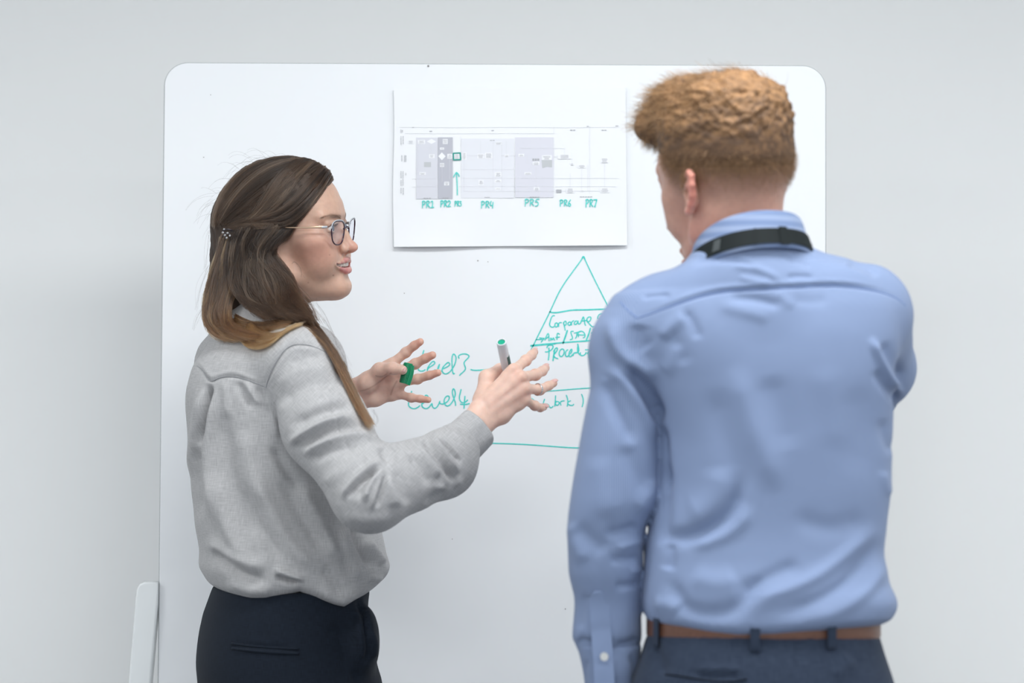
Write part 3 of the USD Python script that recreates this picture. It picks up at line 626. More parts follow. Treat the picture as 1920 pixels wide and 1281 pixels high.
# ------------------------------------------------------------------ anatomy shared by the two people
MOUTH, EYE_C = {}, (0.0785, 0.0315, 0.0215)
def head_shape(h=0.002, male=False):
    """head and neck in their own axes: X forward, Y left, Z up, origin midway between the ear holes"""
    g = 1.0
    c = Clay((-0.125, -0.095, -0.20), (0.140, 0.095, 0.145), h)
    c.ell((-0.007, 0, 0.043), (0.089, 0.072, 0.082), 0.01)
    c.ell((-0.022, 0, 0.020), (0.066, 0.062, 0.058), 0.02) if male else c.ell((-0.030, 0, 0.020), (0.070, 0.066, 0.060), 0.02)
    c.ell((0.029, 0, 0.056), (0.060, 0.060, 0.058), 0.02)
    zs =    [-0.094, -0.088, -0.075, -0.060, -0.045, -0.030, -0.015, 0.000, 0.024, 0.045, 0.060]
    front = [0.081,   0.093,  0.0985, 0.0985, 0.0995, 0.0985, 0.0940, 0.0905, 0.0880, 0.0910, 0.0895]
    wid =   [0.018,   0.029,  0.036,  0.040,  0.0435,  0.048,  0.054,  0.060,  0.063,  0.064,  0.062]
    if male:
        front = [f - d for f, d in zip(front, [.020, .019, .017, .012, .006, .003] + [0] * 5)]
        wid = [w * float(np.interp(z, [-.09, 0, .03], [.80, .84, 1.04])) for w, z in zip(wid, zs)]
    cc = 0.036
    c.loft(zs, cc, 0.0, [f - cc for f in front], wid, ex=2.05, k=0.014, cap=0.010)      # face: section half depth along X
    # jaw: chin to angle of the jaw
    jw, ck = (0.050, 0.0) if not male else (0.044, 0.011)
    for s in (-1, 1):
        c.cap((0.062 if male else 0.080, 0.012 * s, -0.076), (0.010, jw * s, -0.052), 0.0145, 0.014, 0.018)
        c.cap((0.010, jw * s, -0.052), (-0.004, (jw + .006) * s, -0.005), 0.014, 0.013, 0.02)
        c.ell((0.062, (0.047 - ck) * s, 0.002), (0.023, 0.017, 0.017), 0.02)            # cheekbone
        c.ell((0.066, (0.037 - ck) * s, -0.028), (0.027, 0.020, 0.030), 0.02)           # cheek
        c.cap((0.0862, 0.010 * s, 0.0375), (0.0755, 0.046 * s, 0.0390), 0.0068, 0.0062, 0.014)   # brow
        c.ell((0.0965, 0.0325 * s, 0.0212), (0.0130, 0.0160, 0.0095), 0.012, cut=True)        # eye socket
    c.ell((0.0680 if male else 0.0842, 0, -0.0755), (0.0165, 0.019, 0.0150), 0.014)                    # chin
    c.ell((0.1055, 0, -0.0615), (0.006, 0.020, 0.0040), 0.008, cut=True)
    c.ell((0.040, 0, -0.075), (0.040, 0.034, 0.020), 0.018)                      # under the chin
    # neck
    nr = 0.049 if not male else 0.054
    c.cap((-0.018, 0, -0.040), (-0.028, 0, -0.110) if male else (-0.030, 0, -0.135), nr, nr, 0.022)
    if not male: c.cap((-0.030, 0, -0.135), (-0.042, 0, -0.20), nr, nr + .006, 0.02)
    for s in (-1, 1):
        c.cap((-0.020, (0.042 if male else 0.052) * s, -0.030), (0.012, 0.018 * s, -0.16 if male else -0.19), 0.012, 0.011, 0.02)
    # nose
    c.chain([(0.0855, 0, 0.028), (0.0955, 0, 0.010), (0.1070, 0, -0.0095)], [0.0066, 0.0070, 0.0080], 0.008)
    c.ell((0.1090, 0, -0.0118), (0.0105, 0.0088, 0.0080), 0.005)
    c.cap((0.1070, 0, -0.0155), (0.096, 0, -0.0200), 0.0045, 0.0045, 0.005)
    for s in (-1, 1):
        c.ell((0.0975, 0.0118 * s, -0.0142), (0.0092, 0.0060, 0.0066), 0.004)
        c.chain([(0.0925, 0.0165 * s, -0.0060), (0.0920, 0.0188 * s, -0.0140), (0.0940, 0.0165 * s, -0.0205)], [0.0008, 0.0012, 0.0008], 0.006, cut=True)
        c.cap((0.093, 0.0105 * s, 0.002), (0.0975, 0.0085 * s, -0.011), 0.0045, 0.0050, 0.008)
        c.ell((0.1035, 0.0056 * s, -0.0212), (0.0052, 0.0030, 0.0042), 0.002, cut=True)
    # eyes: lids over the eyeball, with the opening cut
    for s in (-1, 1):
        ec = np.array((EYE_C[0], EYE_C[1] * s, EYE_C[2]))
        c.ell(ec, (0.0139, 0.0148, 0.0134), 0.004)
        R = np.array([[0.96, 0.28 * s, 0], [-0.28 * s, 0.96, 0], [0, 0, 1]])
        c.ell(ec + (0.0130, 0.0010 * s, 0), (0.0090, 0.0136, 0.0046), 0.0015, R=R, cut=True)
        c.ell(ec, (0.0121, 0.0121, 0.0121), 0.0, cut=True)
        c.cap(ec + (0.0120, -0.0115 * s, 0.0078), ec + (0.0045, 0.0125 * s, 0.0078), 0.0026, 0.0026, 0.006)
    # mouth: smiling, lips a little apart; the lips lie on the face that is there
    def on(y, z):
        x = np.linspace(.05, .125, 300); d = c.value(np.stack([x, np.full(300, abs(y)), np.full(300, z)], 1)); return x[np.where(d < 0)[0].max()]
    up = [(on(y, z) + r * f, y, z, r) for y, z, r, f in ((.0370, -.0362, .0015, .0), (.0270, -.0364, .0020, .1), (.0150, -.0345, .0027, .3), (.0065, -.0322, .0037, .45), (.0, -.0325, .0036, .45))]
    lo_ = [(on(y, z) + r * f, y, z, r) for y, z, r, f in ((.0370, -.0378, .0016, .0), (.0270, -.0420, .0025, .1), (.0145, -.0466, .0037, .3), (.0065, -.0491, .0046, .38), (.0, -.0496, .0046, .38))]
    gap = [(on(y, z) + d, y, z, r) for y, z, r, d in ((.0355, -.0369, .0015, .0004), (.0265, -.0392, .0021, .0012), (.0125, -.0408, .0027, .0030), (.0, -.0409, .0029, .0030))]
    MOUTH.update(up=np.array(up), lo=np.array(lo_), gap=np.array(gap))
    for s in (-1, 1):
        for ln in (up, lo_): c.chain([(q[0], q[1] * s, q[2]) for q in ln], [q[3] for q in ln], 0.0035)
    for s in (-1, 1):
        for dx in (0.004, 0.0, -0.004, -0.008, -0.012): c.chain([(q[0] + dx, q[1] * s, q[2]) for q in gap], [q[3] + (0.0012 if dx < -.002 else 0) for q in gap], 0.0012, cut=True)
    return c.mesh(4)

def ear_shape(s, h=0.0011):
    """an ear in the head's axes, s = +1 left, -1 right"""
    c = Clay((-0.032, -0.022, -0.042), (0.022, 0.022, 0.040), h)
    t = math.radians(24)
    def E(x, y, z):                                   # ear plane: x forward along the ear, y outwards; tilted back and flared
        X = x * math.cos(t) + 0 * y; Yo = -x * math.sin(t) + y
        Z = z; X2 = X - 0.18 * Z
        return (X2, Yo * s, Z)
    out = [(0.008, 0, 0.004), (0.010, .001, 0.016), (0.004, .002, 0.027), (-0.007, .003, 0.030), (-0.017, .003, 0.024), (-0.020, .003, 0.010), (-0.0175, .002, -0.004), (-0.011, .001, -0.016), (-0.004, 0, -0.025), (0.003, 0, -0.025), (0.006, 0, -0.016)]
    c.chain([E(*p) for p in out], [.0032, .0032, .0036, .0040, .0040, .0038, .0036, .0040, .0050, .0046, .0036], 0.003)
    R = np.array([[math.cos(t), -math.sin(t) * s, 0], [math.sin(t) * s, math.cos(t), 0], [0, 0, 1]])
    c.ell(E(-0.005, -0.001, 0.004), (0.0165, 0.0042, 0.0270), 0.004, R=R)
    c.ell(E(-0.003, -0.004, -0.001), (0.012, 0.010, 0.020), 0.006, R=R)
    c.ell(E(-0.003, 0.005, -0.001), (0.0075, 0.0055, 0.0105), 0.003, R=R, cut=True)
    c.chain([E(-0.0115, .003, -0.006), E(-0.012, .003, 0.006), E(-0.007, .002, 0.017)], [.0024, .0026, .0024], 0.003)
    c.ell(E(0.0065, .002, -0.002), (0.004, 0.003, 0.005), 0.003)
    m = c.mesh(3)
    m.apply_translation((-0.004, 0.0715 * s, 0.002))
    return m

def frame(fwd, up=(0, 0, 1)):
    """4 x 4: columns forward, left, up"""
    f = unit(fwd); l = unit(np.cross(up, f)); u = np.cross(f, l)
    M = np.eye(4); M[:3, 0], M[:3, 1], M[:3, 2] = f, l, u
    return M

def hand_shape(wrist, mcp, fingers, thumb, forearm, palm_n, h=0.0014, fr=0.0078, thick=0.0118):
    """one continuous hand: wrist, 4 knuckles, 4 finger chains [pip, dip, tip], thumb chain [cmc, mcp, ip, tip], forearm end"""
    allp = np.vstack([wrist, mcp, *fingers, thumb, forearm])
    c = Clay(allp.min(0) - 0.04, allp.max(0) + 0.04, h)
    wrist, forearm = np.asarray(wrist), np.asarray(forearm)
    across = unit(np.asarray(mcp[0]) - np.asarray(mcp[3]))
    c.bone(forearm, wrist, (0.029, 0.024), (0.0255, 0.0175), across, 0.01)
    wr = [wrist + across * t for t in (0.015, 0.005, -0.005, -0.015)]
    for i in range(4):
        c.cap(wr[i], mcp[i], 0.0120, thick * .82 - (0.001 if i == 3 else 0), 0.008)
    for i in range(3):
        c.cap(np.asarray(mcp[i]) * .85 + wr[i] * .15, np.asarray(mcp[i + 1]) * .85 + wr[i + 1] * .15, thick * .72, thick * .70, 0.008)
    # thenar and hypothenar pads on the palm side
    pn = unit(palm_n)
    c.ell((wrist * .55 + np.asarray(thumb[1]) * .45) + pn * 0.006, (0.0165, 0.014, 0.0165), 0.012)
    c.ell((wr[3] * .6 + np.asarray(mcp[3]) * .4) + pn * 0.006, (0.0125, 0.0115, 0.0125), 0.012)
    c.chain([wrist + across * 0.010, thumb[0], thumb[1], thumb[2], thumb[3]], [0.013, 0.0145, 0.0118, 0.0098, 0.0078], 0.007)
    sz = [1.0, 1.04, 0.98, 0.86]
    for i in range(4):
        pip, dip, tip = [np.asarray(q) for q in fingers[i]]
        r = fr * sz[i]
        c.chain([np.asarray(mcp[i]), pip, dip, tip], [r * 1.06, r * 1.0, r * .93, r * .80], 0.0035)
        c.ell(pip - pn * 0.0008, (r * 1.10,) * 3, 0.004)
        c.ell(np.asarray(mcp[i]) - pn * 0.0030, (r * 1.02,) * 3, 0.006)
    for i in range(3):                                   # tendons on the back of the hand
        c.cap(wr[i] * .75 + np.asarray(mcp[i]) * .25 - pn * .0072, np.asarray(mcp[i]) - pn * .0060, 0.0036, 0.0042, 0.008)
    for i in range(3):                                   # webs between the fingers
        a, b2 = np.asarray(mcp[i]) * .84 + np.asarray(fingers[i][0]) * .16, np.asarray(mcp[i + 1]) * .84 + np.asarray(fingers[i + 1][0]) * .16
        c.cap(a, b2, 0.0045, 0.0045, 0.006)
    return c.mesh(4)

def nail(tip, prev, out, size=(0.0058, 0.0068)):
    """a thin nail plate near a finger tip; out = outward normal of the back of the finger"""
    t = unit(np.asarray(tip) - np.asarray(prev)); o = np.asarray(out, float); o = unit(o - (o @ t) * t); s = np.cross(t, o)
    V, F = [], []
    n = 7
    for lay in (0.0, -0.0009):
        for j in range(n):
            for i in range(n):
                u, v = i / (n - 1) * 2 - 1, j / (n - 1) * 2 - 1
                k = math.sqrt(max(0, 1 - 0.35 * v * v)); uu = u * k
                V.append(np.asarray(tip) + s * uu * size[0] + t * (v * size[1]) + o * (-0.0022 * uu * uu - 0.0007 * (v + .2) ** 2 + lay))
    for lay in range(2):
        for j in range(n - 1):
            for i in range(n - 1):
                a = lay * n * n + j * n + i
                q = [[a, a + 1, a + n + 1], [a, a + n + 1, a + n]]
                F += q if lay == 0 else [x[::-1] for x in q]
    rim = [i for i in range(n)] + [j * n + n - 1 for j in range(1, n)] + [(n - 1) * n + i for i in range(n - 2, -1, -1)] + [j * n for j in range(n - 2, 0, -1)]
    for q in range(len(rim)):
        a, b2 = rim[q], rim[(q + 1) % len(rim)]
        F += [[a, a + n * n, b2 + n * n], [a, b2 + n * n, b2]]
    m = trimesh.Trimesh(np.array(V), F, process=False); trimesh.repair.fix_normals(m)
    return m

def eyeball(s, iris, look=(1.0, 0, 0)):
    m = trimesh.creation.icosphere(4, 0.0119)
    l = unit(look); d = m.vertices @ l / 0.0119
    col = np.tile((0.74, 0.70, 0.68), (len(d), 1))
    col[d > math.cos(0.50)] = np.array(iris) * 0.55
    col[d > math.cos(0.46)] = iris
    col[d > math.cos(0.20)] = (0.004, 0.004, 0.004)
    m.vertices[d > math.cos(0.46)] *= 1.02
    m.apply_translation((EYE_C[0], EYE_C[1] * s, EYE_C[2]))
    return m, col

def ribbon(path_pts, widths, normals, thick=0.0004):
    """a flat strip: centre points, half widths, side directions"""
    p = np.asarray(path_pts, float); s = np.asarray(normals, float)
    w = np.broadcast_to(widths, (len(p),))[:, None]
    t = np.gradient(p, axis=0); o = np.cross(t, s); o /= np.linalg.norm(o, axis=1, keepdims=True) + 1e-12
    n = len(p); V = np.vstack([p - s * w - o * thick, p + s * w - o * thick, p + s * w + o * thick, p - s * w + o * thick])
    F = []
    for i in range(n - 1):
        for a, b2 in ((0, 1), (1, 2), (2, 3), (3, 0)):
            F += [[a * n + i, b2 * n + i, b2 * n + i + 1], [a * n + i, b2 * n + i + 1, a * n + i + 1]]
    for e in (0, n - 1): F += [[e, n + e, 2 * n + e], [e, 2 * n + e, 3 * n + e]]
    m = trimesh.Trimesh(V, F, process=False); trimesh.repair.fix_normals(m)
    return m

class Near:
    """the camera-facing front of a mesh: depth and normal under a photo position"""
    def __init__(self, m, need=0.0, slack=0.03):
        self.slack = slack
        n = vnormals(m); v = np.asarray(m.vertices)
        toward = unit(EYE - v.mean(0)); sel = (n @ toward) > need
        self.v, self.n = v[sel], n[sel]; self.P = pix(self.v); self.t = cKDTree(self.P)
    def __call__(self, px, py, lift=0.0):
        d, i = self.t.query((px, py), k=70)
        i = i[d < d[0] + 5.0]
        y = self.v[i, 1]; i = i[y < y.min() + self.slack]
        w = 1 / (np.linalg.norm(self.P[i] - (px, py), axis=1) + 0.3)
        n = unit((self.n[i] * w[:, None]).sum(0)); Y = (self.v[i, 1] * w).sum() / w.sum()
        return at(px, py, Y) + n * lift, n

def seam(near, line, mat_, parent, name, w=0.0011, lift=0.0006, n=40, label=None):
    pts = spline(np.array(line, float), n) if len(line) > 2 else np.linspace(line[0], line[1], n)
    q = [near(x, y, lift) for x, y in pts]
    P = np.array([a for a, _ in q]); k = np.array([.25, .5, .25])
    for _ in range(3): P[1:-1] = .25 * P[:-2] + .5 * P[1:-1] + .25 * P[2:]
    return obj(name, sweep(P, w, 6), mat_, parent, smooth=True, label=label)

def waist_tilt(m, z0, y0, slope, blend):
    v = np.array(m.vertices); k = np.clip(1 - np.abs(v[:, 2] - z0) / blend, 0, 1)
    v[:, 2] -= slope * (v[:, 1] - y0) * k; m.vertices = v
    return m

def ring_band(cx, cy, a, b2, z0, z1, ex=2.2, thick=0.003, n=72, yaw=0.0, slope=0.0):
    """a belt: super-ellipse ring with a rounded section"""
    th = np.linspace(0, 2 * math.pi, n, endpoint=False); V, F = [], []
    sec = [(-1, -1), (-.6, -1.0), (.6, -1.0), (1, -1), (1, 1), (.6, 1), (-.6, 1), (-1, 1)]
    sec = [(0, z0 + .001), (thick, z0), (thick + .0012, z0 + .004), (thick + .0012, z1 - .004), (thick, z1), (0, z1 - .001)]
    for t in th:
        c_, s_ = math.cos(t), math.sin(t)
        g = (abs(c_) ** ex + abs(s_) ** ex) ** (-1 / ex)
        for r, z in sec:
            u, v = (a + r) * g * c_, (b2 + r) * g * s_
            x, y = cx + u * math.cos(yaw) - v * math.sin(yaw), cy + u * math.sin(yaw) + v * math.cos(yaw)
            V.append((x, y, z - slope * (y - cy)))
    k = len(sec)
    for i in range(n):
        for j in range(k):
            p, q = i * k + j, i * k + (j + 1) % k; r, s = ((i + 1) % n) * k + j, ((i + 1) % n) * k + (j + 1) % k
            F += [[p, r, s], [p, s, q]]
    m = trimesh.Trimesh(V, F, process=False); trimesh.repair.fix_normals(m)
    return m

def shoe(c, yaw, L=0.28, w=0.047):
    c_ = Clay((-0.1, -0.075, -0.005), (0.22, 0.075, 0.13), 0.004)
    c_.loft([0.012, 0.03, 0.05], 0.055, 0.0, [L / 2, L / 2 - .004, L / 2 - .02], [w, w, w * .9], ex=2.4, k=0.01, cap=0.012)
    c_.cap((-0.02, 0, 0.05), (-0.025, 0, 0.105), 0.040, 0.038, 0.03)
    c_.ell((0.07, 0, 0.045), (0.09, 0.04, 0.035), 0.02)
    m = c_.mesh(3)
    m.vertices[:, 2] -= m.vertices[:, 2].min()
    m.apply_transform(trimesh.transformations.rotation_matrix(yaw, (0, 0, 1))); m.apply_translation((c[0], c[1], 0.0))
    return m
# ------------------------------------------------------------------ the man
MY = 2.90
man = thing('person', 'ginger-haired person in a blue shirt with back turned, right of the whiteboard drawing', 'person')
def row(py, l, r, Y=MY):
    a, c = at(l, py, Y), at(r, py, Y)
    return (a[2] + c[2]) / 2, (a[0] + c[0]) / 2, (c[0] - a[0]) / 2
T = [(548, 1262, 1610, .080, 2.90), (580, 1215, 1645, .100, 2.90), (640, 1205, 1670, .114, 2.90), (720, 1230, 1672, .120, 2.90), (800, 1228, 1671, .120, 2.90), (900, 1230, 1668, .117, 2.90), (980, 1218, 1660, .115, 2.90),
     (1040, 1209, 1655, .118, 2.90), (1090, 1206, 1664, .125, 2.90), (1130, 1204, 1679, .130, 2.90), (1155, 1209, 1670, .130, 2.90), (1172, 1222, 1646, .120, 2.90)]
R_ = [row(q[0], q[1], q[2]) for q in T]
sh = Clay((-.02 + at(1050, 600, MY)[0], 2.70, .93), (at(1750, 600, MY)[0], 3.26, 1.52), 0.0045)
sh.loft([r[0] for r in R_], [r[1] for r in R_], [q[4] for q in T], [r[2] for r in R_], [q[3] for q in T], ex=2.35, k=0.02, cap=0.018)
P_ = at
sh.cap(P_(1395, 525, 2.895), P_(1212, 617, 2.90), .049, .048, .045)
sh.cap(P_(1425, 520, 2.895), P_(1618, 574, 2.90), .050, .058, .045)
sh.ell(P_(1330, 640, 2.845), (.075, .045, .10), .05); sh.ell(P_(1540, 640, 2.845), (.085, .045, .10), .05)
sh.cap(P_(1405, 508, 2.880), P_(1425, 560, 2.868), .073, .070, .04)
# raised right arm, carried in front of the chest
ra = [P_(1627, 594, 2.905), P_(1640, 690, 3.02), P_(1600, 770, 3.14), P_(1440, 640, 3.155), P_(1345, 545, 3.12)]
sh.chain(ra, [.060, .054, .050, .044, .036], .02)
arm = Clay(sh.lo, sh.lo + (sh.n - 1.5) * sh.h, sh.h)
A = [(575, 1172, 1240, 2.90, .045), (620, 1133, 1236, 2.90, .058), (690, 1117, 1236, 2.90, .060), (760, 1100, 1234, 2.90, .062), (840, 1085, 1238, 2.90, .066), (930, 1070, 1236, 2.90, .066), (1000, 1064, 1209, 2.905, .060), (1070, 1066, 1204, 2.91, .056),
     (1130, 1077, 1202, 2.92, .052), (1190, 1073, 1203, 2.925, .050), (1215, 1082, 1199, 2.93, .046), (1300, 1098, 1194, 2.935, .042), (1322, 1100, 1192, 2.94, .042)]
R2 = [row(q[0], q[1], q[2], q[3]) for q in A]
arm.loft([r[0] for r in R2], [r[1] for r in R2], [q[3] for q in A], [r[2] for r in R2], [q[4] for q in A], ex=2.1, k=0.0, cap=0.02)
arm.cap(P_(1222, 606, 2.90), P_(1175, 660, 2.90), .052, .050, .03)
zz = (sh.lo[2] + sh.h * np.arange(sh.n[2]))[None, None, :]
kz = np.clip((zz - 1.22) / 0.15, 0, 1) * 0.045 + 0.002
body_D, arm_D = sh.D.copy(), arm.D.copy()
hh = np.maximum(kz - np.abs(body_D - arm_D), 0) / kz
sh.D = (np.minimum(body_D, arm_D) - hh * hh * kz * .25).astype(np.float32)
shirt = finer(sh.mesh(5))
_b, _a = Clay.value(type('Q', (), {'lo': sh.lo, 'h': sh.h, 'D': body_D}), shirt.vertices), Clay.value(type('Q', (), {'lo': sh.lo, 'h': sh.h, 'D': arm_D}), shirt.vertices)
wa_ = np.clip((_b - _a) / 0.02 + .5, 0, 1)
masks = {'arm': wa_, 'body': 1 - wa_}
SH = [
 ([(1147, 590), (1152, 630), (1166, 662), (1190, 682), (1224, 698), (1246, 700)], .010, 13), ([(1172, 684), (1200, 717), (1224, 757), (1236, 800)], -.016, 11), ([(1236, 790), (1245, 850), (1244, 930)], -.012, 9, 'body'),
 ([(1135, 712), (1142, 740), (1167, 790), (1190, 840)], -.007, 12, 'arm'), ([(1128, 705), (1150, 700), (1170, 715), (1190, 745), (1217, 790), (1238, 840)], .008, 12, 'arm'), ([(1198, 605), (1200, 635), (1215, 660)], -.005, 15), ([(1240, 640), (1262, 610), (1290, 590)], .005, 12),
 ([(1250, 620), (1270, 650), (1285, 690)], -.003, 14, 'body'), ([(1240, 700), (1260, 680), (1270, 640)], .003, 12, 'body'), ([(1280, 580), (1300, 610), (1310, 640)], -.0035, 9, 'body'),
 ([(1196, 594), (1240, 580), (1309, 556), (1360, 546), (1440, 541), (1554, 535), (1612, 539), (1672, 553), (1704, 578)], -.0030, 3.6), ([(1196, 589), (1240, 574), (1309, 549), (1360, 539), (1440, 534), (1554, 528), (1612, 532), (1672, 545)], .0022, 5.0),
 ([(1362, 560), (1400, 560), (1440, 567), (1470, 575)], -.0050, 9, 'body'), ([(1340, 572), (1400, 585), (1450, 600)], .0028, 11, 'body'), ([(1455, 545), (1470, 560), (1490, 580)], .002, 8, 'body'), ([(1480, 560), (1520, 565), (1560, 560)], -.002, 9, 'body'),
 ([(1290, 500), (1340, 487), (1390, 492), (1420, 503)], -.0045, 6), ([(1370, 498), (1420, 505), (1470, 530)], .004, 7), ([(1380, 520), (1420, 528), (1450, 532)], .003, 6), ([(1200, 560), (1230, 553), (1260, 555)], -.004, 5), ([(1470, 485), (1500, 490), (1525, 500)], -.0035, 6), ([(1470, 522), (1500, 518), (1530, 522)], -.0035, 5), ([(1585, 492), (1620, 500), (1650, 520)], -.006, 7),
 ([(1630, 630), (1648, 668), (1668, 708), (1697, 742)], .010, 7), ([(1650, 640), (1672, 680), (1692, 715)], -.006, 12), ([(1640, 690), (1660, 725), (1690, 760)], -.006, 9), ([(1655, 780), (1665, 830), (1680, 850)], -.005, 10), ([(1655, 880), (1664, 915), (1672, 930)], .004, 8),
 ([(1372, 680), (1392, 740), (1412, 800), (1440, 870), (1452, 930)], .006, 22, 'body'), ([(1345, 720), (1352, 800), (1380, 880), (1390, 930)], -.004, 22, 'body'), ([(1440, 700), (1460, 770), (1480, 850)], -.0035, 24, 'body'), ([(1540, 680), (1560, 760), (1570, 850)], .002, 26, 'body'), ([(1600, 720), (1610, 800), (1600, 900)], -.002, 26, 'body'),
 ([(1388, 880), (1382, 930), (1366, 962), (1335, 988), (1296, 1004), (1250, 1008), (1232, 1000)], -.014, 13, 'body'), ([(1350, 870), (1345, 920), (1320, 955), (1280, 968)], .007, 22, 'body'), ([(1400, 940), (1385, 985), (1340, 1012), (1290, 1030)], .006, 12, 'body'), ([(1240, 860), (1248, 920), (1246, 980), (1240, 1030)], -.009, 11, 'body'), ([(1255, 1015), (1255, 1050), (1250, 1075)], -.008, 10, 'body'),
 ([(1230, 1105), (1265, 1112), (1280, 1140), (1330, 1155), (1385, 1142), (1420, 1105), (1425, 1080)], -.0085, 13, 'body'), ([(1222, 1140), (1255, 1140), (1275, 1150)], .007, 13, 'body'), ([(1290, 1080), (1340, 1100), (1390, 1090)], .006, 20, 'body'), ([(1395, 1165), (1440, 1130), (1500, 1105), (1560, 1065), (1620, 1010), (1652, 985)], .008, 13, 'body'), ([(1440, 1160), (1520, 1140), (1580, 1105), (1630, 1040), (1655, 1010)], -.008, 12, 'body'), ([(1500, 1165), (1580, 1150), (1640, 1095), (1656, 1040)], .007, 12, 'body'), ([(1370, 1130), (1440, 1090), (1510, 1060)], -.006, 14, 'body'), ([(1480, 960), (1560, 990), (1630, 960)], -.004, 18, 'body'),
 ([(1075, 985), (1105, 1010), (1140, 1040)], -.006, 14, 'arm'), ([(1070, 975), (1080, 1020), (1100, 1060)], .006, 12, 'arm'), ([(1200, 985), (1170, 995), (1130, 1000)], -.006, 9, 'arm'), ([(1206, 1010), (1180, 1022), (1150, 1030)], .005, 8, 'arm'), ([(1204, 1045), (1175, 1050), (1140, 1050)], -.006, 8, 'arm'), ([(1204, 1068), (1180, 1075)], .004, 7, 'arm'), ([(1204, 1092), (1175, 1100), (1150, 1100)], -.005, 7, 'arm'), ([(1100, 1110), (1090, 1150), (1085, 1185)], -.004, 8, 'arm'), ([(1080, 1196), (1100, 1206), (1130, 1208)], -.006, 7, 'arm'), ([(1200, 1195), (1180, 1208), (1150, 1212)], -.006, 7, 'arm'), ([(1170, 830), (1190, 880), (1220, 930)], -.006, 16, 'arm'), ([(1120, 850), (1130, 920), (1140, 980)], .004, 22, 'arm'), ([(1225, 890), (1215, 935), (1190, 960)], .005, 12, 'arm'),
]
shirt = creases(shirt, [(q[0], q[1] * (.82 if np.mean([p[1] for p in q[0]]) < 850 else .66), q[2] * 1.12, *q[3:]) for q in SH], masks)
waist_tilt(shirt, at(1430, 1172, MY)[2], MY, .085, .12)
_v = np.array(shirt.vertices); _k = np.clip(1 - (_v[:, 2] - at(1430, 1172, MY)[2]) / .05, 0, 1) * (1 - wa_) * np.clip((MY + .02 - _v[:, 1]) / .05, 0, 1)
_v[:, 2] -= _k * np.interp(pix(_v)[:, 0], [1210, 1281, 1333, 1385, 1450, 1518, 1580, 1650], [.004, .009, .016, .020, .018, .012, .007, .003]); shirt.vertices = _v
def shirt_weave(m, wm):
    v = m.vertices; bc = np.array([at(1440, 800, MY)[0], MY])
    u = np.arctan2(v[:, 0] - bc[0], -(v[:, 1] - bc[1])) * .17
    ua = np.arctan2(v[:, 0] - at(1150, 900, MY)[0], -(v[:, 1] - 2.91)) * .055
    return np.stack([np.where(wm > .5, ua, u * (1 + .0) + 0.25 * (v[:, 0] - bc[0])), v[:, 2], np.zeros(len(v))], 1)
M_sh = obj('shirt', shirt, M_shirt, man, label='pale blue finely striped shirt', uvw=shirt_weave(shirt, wa_))
near_s = Near(shirt)
seam(near_s, [(1199, 595), (1240, 581), (1309, 557), (1360, 547), (1440, 542), (1554, 536), (1612, 540), (1668, 553), (1698, 574)], M_seamb, M_sh, 'yoke_seam', w=.0008, lift=.0, n=70)
seam(near_s, [(1163, 566), (1180, 585), (1197, 597)], M_seamb, M_sh, 'armhole_seam', w=.0008, lift=.0, n=14)
# cuff of the hanging arm with its placket and button
cf = Clay((at(1060, 1200, 2.93)[0], 2.86, .82), (at(1230, 1200, 2.93)[0], 3.01, 1.0), 0.003)
CF = [(1206, 1079, 1203, 2.93, .0485), (1240, 1089, 1200, 2.93, .047), (1300, 1097, 1195, 2.935, .044), (1330, 1099, 1194, 2.935, .043)]
R3 = [row(q[0], q[1], q[2], q[3]) for q in CF]
cf.loft([r[0] for r in R3], [r[1] for r in R3], [q[3] for q in CF], [r[2] for r in R3], [q[4] for q in CF], ex=2.1, k=0, cap=.004)
cuff = creases(cf.mesh(3), [([(1100, 1235), (1096, 1260), (1098, 1300)], -.003, 6), ([(1180, 1225), (1190, 1250), (1188, 1290)], -.003, 6), ([(1150, 1225), (1152, 1281)], .002, 5)])
obj('cuff', cuff, M_shirt, M_sh, uvw=shirt_weave(cuff, np.ones(len(cuff.vertices))))
pl = []
for x, y in [(1122, 1108), (1124, 1140), (1127, 1180), (1129, 1210), (1131, 1245), (1133, 1290)]:
    pl.append(near_s(x, y, .0012)[0])
pl = spline(np.array(pl), 24); pl[:, 1] = np.minimum(pl[:, 1], near_s(1130, 1170)[0][1] + 0.0)
obj('sleeve_placket', ribbon(pl, np.r_[.004, .009, .0125, np.full(21, .0135)], np.tile((1, 0, 0), (24, 1)), .0010), M_shirt, M_sh, uvw=np.stack([np.repeat([0], 24 * 4), np.tile(pl[:, 2], 4), np.zeros(96)], 1))
bt = trimesh.creation.cylinder(.0055, .0022, sections=24); bt.apply_transform(trimesh.transformations.rotation_matrix(math.pi / 2, (1, 0, 0))); bt.apply_translation(np.array([at(1132, 1229, 2.878)[0], pl[:, 1].min() - .0020, at(1132, 1229, 2.878)[2]]))
obj('button', bt, M_button, M_sh, smooth=30, label='small pale cuff button')
